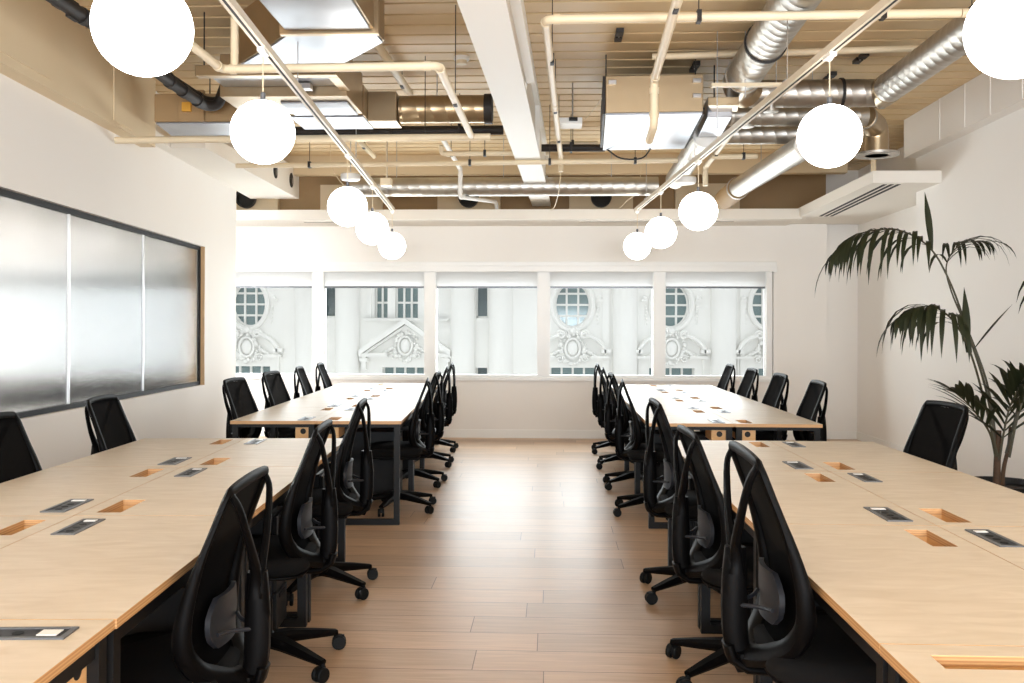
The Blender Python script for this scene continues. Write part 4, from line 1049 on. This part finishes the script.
for i in range(len(xs) - 1):
    for j in range(len(zs) - 1):
        cx, cz = (xs[i] + xs[i + 1]) / 2, (zs[j] + zs[j + 1]) / 2
        if any(h[0] < cx < h[1] and h[2] < cz < h[3] for h in allh): continue
        fw.add([(xs[i], 0, zs[j]), (xs[i + 1], 0, zs[j]), (xs[i + 1], 0, zs[j + 1]), (xs[i], 0, zs[j + 1])], [(0, 1, 2, 3)])
for h in holes:
    a, b2, c2, d2 = h
    fw.add([(a, 0, c2), (b2, 0, c2), (b2, 0, d2), (a, 0, d2), (a, .28, c2), (b2, .28, c2), (b2, .28, d2), (a, .28, d2)], [(0, 4, 5, 1), (1, 5, 6, 2), (2, 6, 7, 3), (3, 7, 4, 0)])
for o in oc_cells: cell_oval(o[4], *o[:4])
fw.build('facade_wall', STONE, bld, smooth=False)
MB().box(-14, 9, 0.6, 0.8, zlo, zhi).build('core_wall', STONE, bld, smooth=False)
def window(cx, cz, hw, hh, cols, rows, oval=False, glass=STGLASS):
    m = MB(); b_ = 0.022
    wn = MB().box(cx - hw - 0.02, cx + hw + 0.02, 0.24, 0.26, cz - hh - 0.02, cz + hh + 0.02).build('window', glass, bld, smooth=False)
    for k in range(1, cols):
        x = cx - hw + 2 * hw * k / cols; hl = hh * (math.sqrt(max(0, 1 - ((x - cx) / hw) ** 2)) if oval else 1)
        m.box(x - b_, x + b_, 0.19, 0.238, cz - hl, cz + hl)
    for k in range(1, rows):
        z = cz - hh + 2 * hh * k / rows; hl = hw * (math.sqrt(max(0, 1 - ((z - cz) / hh) ** 2)) if oval else 1)
        m.box(cx - hl, cx + hl, 0.196, 0.237, z - b_, z + b_)
    if not oval:
        for sx in (-1, 1): m.box(cx + sx * hw - b_, cx + sx * hw + b_, 0.18, 0.238, cz - hh, cz + hh)
        m.box(cx - hw, cx + hw, 0.18, 0.238, cz - hh, cz - hh + 0.04)
    else:
        m.tube([(cx + OR * math.cos(2 * PI * k / 40), 0.2, cz + OZ * math.sin(2 * PI * k / 40)) for k in range(40)], 0.03, 8, closed=True, ups=[(0, 1, 0)])
    m.build('glazing_bars', STONE, wn, smooth=False)
for c in ovals: window(fx(c), OC, OR, OZ, 3, 4, True)
window(fx(379.9), fz(285), fx(386.5) / 2 - fx(373.3) / 2, 0.75, 2, 4); window(fx(405.8), fz(285), (fx(417.2) - fx(394.3)) / 2, 0.75, 3, 4)
for (a, b2, c2, d2) in rects[2:5]: window((fx(a) + fx(b2)) / 2, (fz(c2) + fz(d2)) / 2, (fx(b2) - fx(a)) / 2, (fz(c2) - fz(d2)) / 2, 1, 1, glass=STDARK)
for (a, b2, c2, d2) in rects[5:]: window((fx(a) + fx(b2)) / 2, (fz(c2) + fz(d2)) / 2, (fx(b2) - fx(a)) / 2, (fz(c2) - fz(d2)) / 2, 4, 1)
# giant columns
for c in (-1, 15, 97, 195, 306, 346.5, 463, 501, 624.5, 721.5, 818):
    m = MB().lathe([(0.27, zlo), (0.265, 0.0), (0.255, zhi)], (fx(c), -0.06, 0), 'z', 28); m.build('column', STONE, bld)
m = MB().box(fx(512), fx(543), -0.10, 0.0, zlo, zhi).box(fx(282), fx(297), -0.05, 0.0, zlo, zhi).box(fx(602), fx(609), -0.04, 0, zlo, zhi).box(fx(738), fx(743), -0.04, 0, zlo, zhi)
m.build('pilaster', STONE, bld, smooth=False)
def spiralpts(cx, cz, r, turns, a0, sgn, y):
    n = int(20 * turns); return [(cx + sgn * r * (1 - 0.8 * k / n) * math.cos(a0 + 2 * PI * turns * k / n), y, cz + r * (1 - 0.8 * k / n) * math.sin(a0 + 2 * PI * turns * k / n)) for k in range(n + 1)]
def cartouche(cx, cz, rw, rh):
    m = MB().ball((cx, -0.03, cz), 1.0, 24, 14, (rw * 0.62, 0.09, rh * 0.66))
    m.tube([(cx + rw * 0.78 * math.cos(2 * PI * k / 32), -0.08, cz + rh * 0.82 * math.sin(2 * PI * k / 32)) for k in range(32)], 0.028, 8, closed=True, ups=[(0, 1, 0)])
    q = random.Random(int(cx * 100))
    for k in range(26):
        a = 2 * PI * k / 26; rr = q.uniform(1.05, 1.45)
        m.ball((cx + rw * rr * math.cos(a), -0.06, cz + rh * 1.1 * rr * math.sin(a) * 0.9), q.uniform(0.025, 0.06), 8, 6, (1, 0.8, 1))
    for s in (-1, 1):
        m.tube(spiralpts(cx + s * rw * 1.35, cz - rh * 0.9, 0.09, 1.4, 0.5, s, -0.06), 0.022, 6)
        m.tube(spiralpts(cx + s * rw * 0.8, cz + rh * 1.25, 0.08, 1.3, 2.2, s, -0.06), 0.022, 6)
        for k in range(5): m.ball((cx + s * (rw * 1.5 + 0.05 * k), -0.05, cz - rh * (0.2 + 0.12 * k)), 0.045, 8, 6, (1.2, 0.7, 0.8))
    m.ball((cx, -0.07, cz + rh * 1.5), 0.07, 10, 8, (1.2, 0.8, 1.0))
    m.build('cartouche', STONE, bld, angle=60)
for c in ovals:
    x = fx(c)
    cartouche(x, fz(348), 0.20, 0.25)
    m = MB()
    # moulded surround of the oval light
    m.tube([(x + (OR + 0.07) * math.cos(2 * PI * k / 48), -0.02, OC + (OZ + 0.07) * math.sin(2 * PI * k / 48)) for k in range(48)], 0.05, 8, closed=True, ups=[(0, 1, 0)])
    for s in (-1, 1):
        # scrolled half of the broken pediment
        arc = [(x + s * (0.66 * math.sin(a) + 0.03), -0.10, fz(352) + 0.42 * math.cos(a) - 0.02) for a in [0.42 + (PI / 2 - 0.42) * k / 14 for k in range(15)]]
        m.sweep(arc, rect_sec(0.10, 0.045), [(0, 0, 1)] * 15)
        m.tube(spiralpts(x + s * 0.25, fz(334.5), 0.095, 1.5, 0.2, s, -0.12), 0.026, 8)
        m.box(min(x + s * 0.60, x + s * 0.80), max(x + s * 0.60, x + s * 0.80), -0.2, 0, fz(352.5), fz(349))
        m.box(min(x + s * 0.38, x + s * 0.76), max(x + s * 0.38, x + s * 0.76), -0.14, 0, fz(358), fz(355.5))
        m.box(min(x + s * 0.66, x + s * 0.70), max(x + s * 0.66, x + s * 0.70), -0.05, 0, zlo, fz(358))
        # little hanging bell drops
        m.box(x + s * 0.57 - 0.07, x + s * 0.57 + 0.07, -0.07, 0, fz(301.5), fz(299))
        m.ball((x + s * 0.57, -0.03, fz(298)), 0.06, 8, 6)
        for k in range(5): m.ball((x + s * 0.53, -0.02, fz(307 + 4 * k)), 0.032 - 0.003 * k, 8, 6, (1, 0.8, 1.4))
    m.build('pediment', STONE, bld, angle=40)
# triangular pediment with its own cartouche
m = MB(); ax, az = fx(405.3), fz(321.5); zb = fz(353)
for s in (-1, 1):
    e = (ax + s * 0.98, zb); 
    for (off, hh, dp) in ((0.0, 0.06, 0.24), (-0.11, 0.03, 0.14)):
        p = [(ax, az + off), (e[0], e[1] + off * 0.9)]
        vs = [(p[0][0], -dp, p[0][1] - hh), (p[1][0], -dp, p[1][1] - hh), (p[1][0], -dp, p[1][1] + hh), (p[0][0], -dp, p[0][1] + hh)]
        vs += [(v[0], 0.0, v[2]) for v in vs]
        m.add(vs, [(0, 1, 2, 3), (7, 6, 5, 4), (0, 4, 5, 1), (1, 5, 6, 2), (2, 6, 7, 3), (3, 7, 4, 0)])
    m.box(min(ax + s * 0.38, ax + s * 0.98), max(ax + s * 0.38, ax + s * 0.98), -0.2, 0, fz(357), fz(353.5))
    m.box(min(ax + s * 0.84, ax + s * 0.93), max(ax + s * 0.84, ax + s * 0.93), -0.16, 0, fz(370), fz(357))
    m.box(min(ax + s * 0.80, ax + s * 0.97), max(ax + s * 0.80, ax + s * 0.97), -0.19, 0, fz(362), fz(358.5))
m.box(fx(363), fx(448), -0.12, 0.0, fz(321.5), fz(318.8)).box(fx(362), fx(449), -0.16, 0.0, fz(320), fz(318.8))
m.box(fx(366.5), fx(370.5), -0.04, 0, fz(318.8), zhi).box(fx(420), fx(424), -0.04, 0, fz(318.8), zhi)
m.build('pediment', STONE, bld, smooth=False)
cartouche(fx(405), fz(346), 0.19, 0.24)
tag(bld, 'pale stone building across the street, with oval windows and carved pediments', 'building')
struct(MB().box(-40, 40, 12.6, 60, -6.3, -6.0).build('street', STONE, smooth=False))

# furniture glimpsed through the reeded glass
r = empty('sideboard', (-6.5, 11.62, 0))
MB().box(-2.3, 2.3, -0.28, 0.28, 0.08, 0.73).build('body', BLACKM, r, smooth=False, bevel=0.004); MB().box(-2.25, 2.25, -0.24, 0.24, 0.0, 0.08).build('plinth', BLACKM, r, smooth=False)
for k in range(6):
    dr = MB().box(-2.28 + k * 0.76, -1.53 + k * 0.76, -0.298, -0.281, 0.10, 0.72).build('door', BLACKM, r, smooth=False)
    MB().box(-1.60 + k * 0.76, -1.58 + k * 0.76, -0.312, -0.299, 0.36, 0.50).build('handle', CHROME, dr, smooth=False)
tag(r, 'dark low sideboard dimly seen under windows behind the reeded glass', 'sideboard')
r = empty('long_table', (-5.9, 7.6, 0.012))
MB().box(-0.6, 0.6, -2.6, 2.6, 0.70, 0.74).build('table_top', BLACKM, r, smooth=False)
for sx in (-0.5, 0.5):
    for sy in (-2.4, 2.4): MB().box(sx - 0.03, sx + 0.03, sy - 0.03, sy + 0.03, 0, 0.70).build('leg', BLACKM, r, smooth=False)
tag(r, 'dark long table dimly seen through the reeded glass', 'table')

# ------------------------------------------------------------------ light and camera
wd = bpy.data.worlds.new('World'); SC.world = wd; wd.use_nodes = True
bg = wd.node_tree.nodes['Background']; bg.inputs[0].default_value = (0.985, 0.99, 1.0, 1); bg.inputs[1].default_value = 0.61
def area(name, loc, rot, sx, sy, p, col):
    l = bpy.data.lights.new(name, 'AREA'); l.shape = 'RECTANGLE'; l.size = sx; l.size_y = sy; l.energy = p; l.color = col
    o = bpy.data.objects.new(name, l); COL.objects.link(o); o.location = loc; o.rotation_euler = rot; return o
area('rear_fill_light', (0.4, -4.0, 1.55), (-PI / 2, 0, PI), 5.4, 1.9, 430, (0.82, 0.91, 1.0))  # added fill light behind the camera, its source unseen
area('daylight_through_windows', (-0.75, 12.10, 1.36), (-PI / 2, 0, 0), 6.7, 1.10, 112, (0.93, 0.97, 1.0))
area('daylight_through_next_room_windows', (-6.85, 12.10, 1.36), (-PI / 2, 0, 0), 4.4, 1.10, 6.5, (0.93, 0.97, 1.0))
area('next_room_fill_light', (-7.2, 4.6, 2.93), (0, 0, 0), 2.8, 6.5, 1150, (0.95, 0.98, 1.0))  # added light that brightens the view through the reeded glass, no fitting seen

cam = bpy.data.cameras.new('Camera'); co = bpy.data.objects.new('Camera', cam); COL.objects.link(co)
cam.sensor_width = 36.0; cam.lens = 938.0 / 1024 * 36.0; cam.shift_y = -10.5 / 1024; cam.clip_start = 0.05; cam.clip_end = 200
co.matrix_world = Matrix.Translation((0, 0, 1.363)) @ Matrix.Rotation(0.042, 4, 'Z') @ Matrix.Rotation(PI / 2, 4, 'X') @ Matrix.Rotation(0.003, 4, 'Z')
SC.camera = co
SC.view_settings.view_transform = 'Standard'; SC.view_settings.look = 'None'
SC.view_settings.gamma = 1.0; SC.view_settings.exposure = 0.88; SC.view_settings.use_curve_mapping = False
SC.cycles.use_denoising = True
SC.cycles.max_bounces = 10; SC.cycles.diffuse_bounces = 6; SC.cycles.transparent_max_bounces = 16
SC.cycles.caustics_refractive = False; SC.cycles.caustics_reflective = False
SC.cycles.sample_clamp_indirect = 4.0
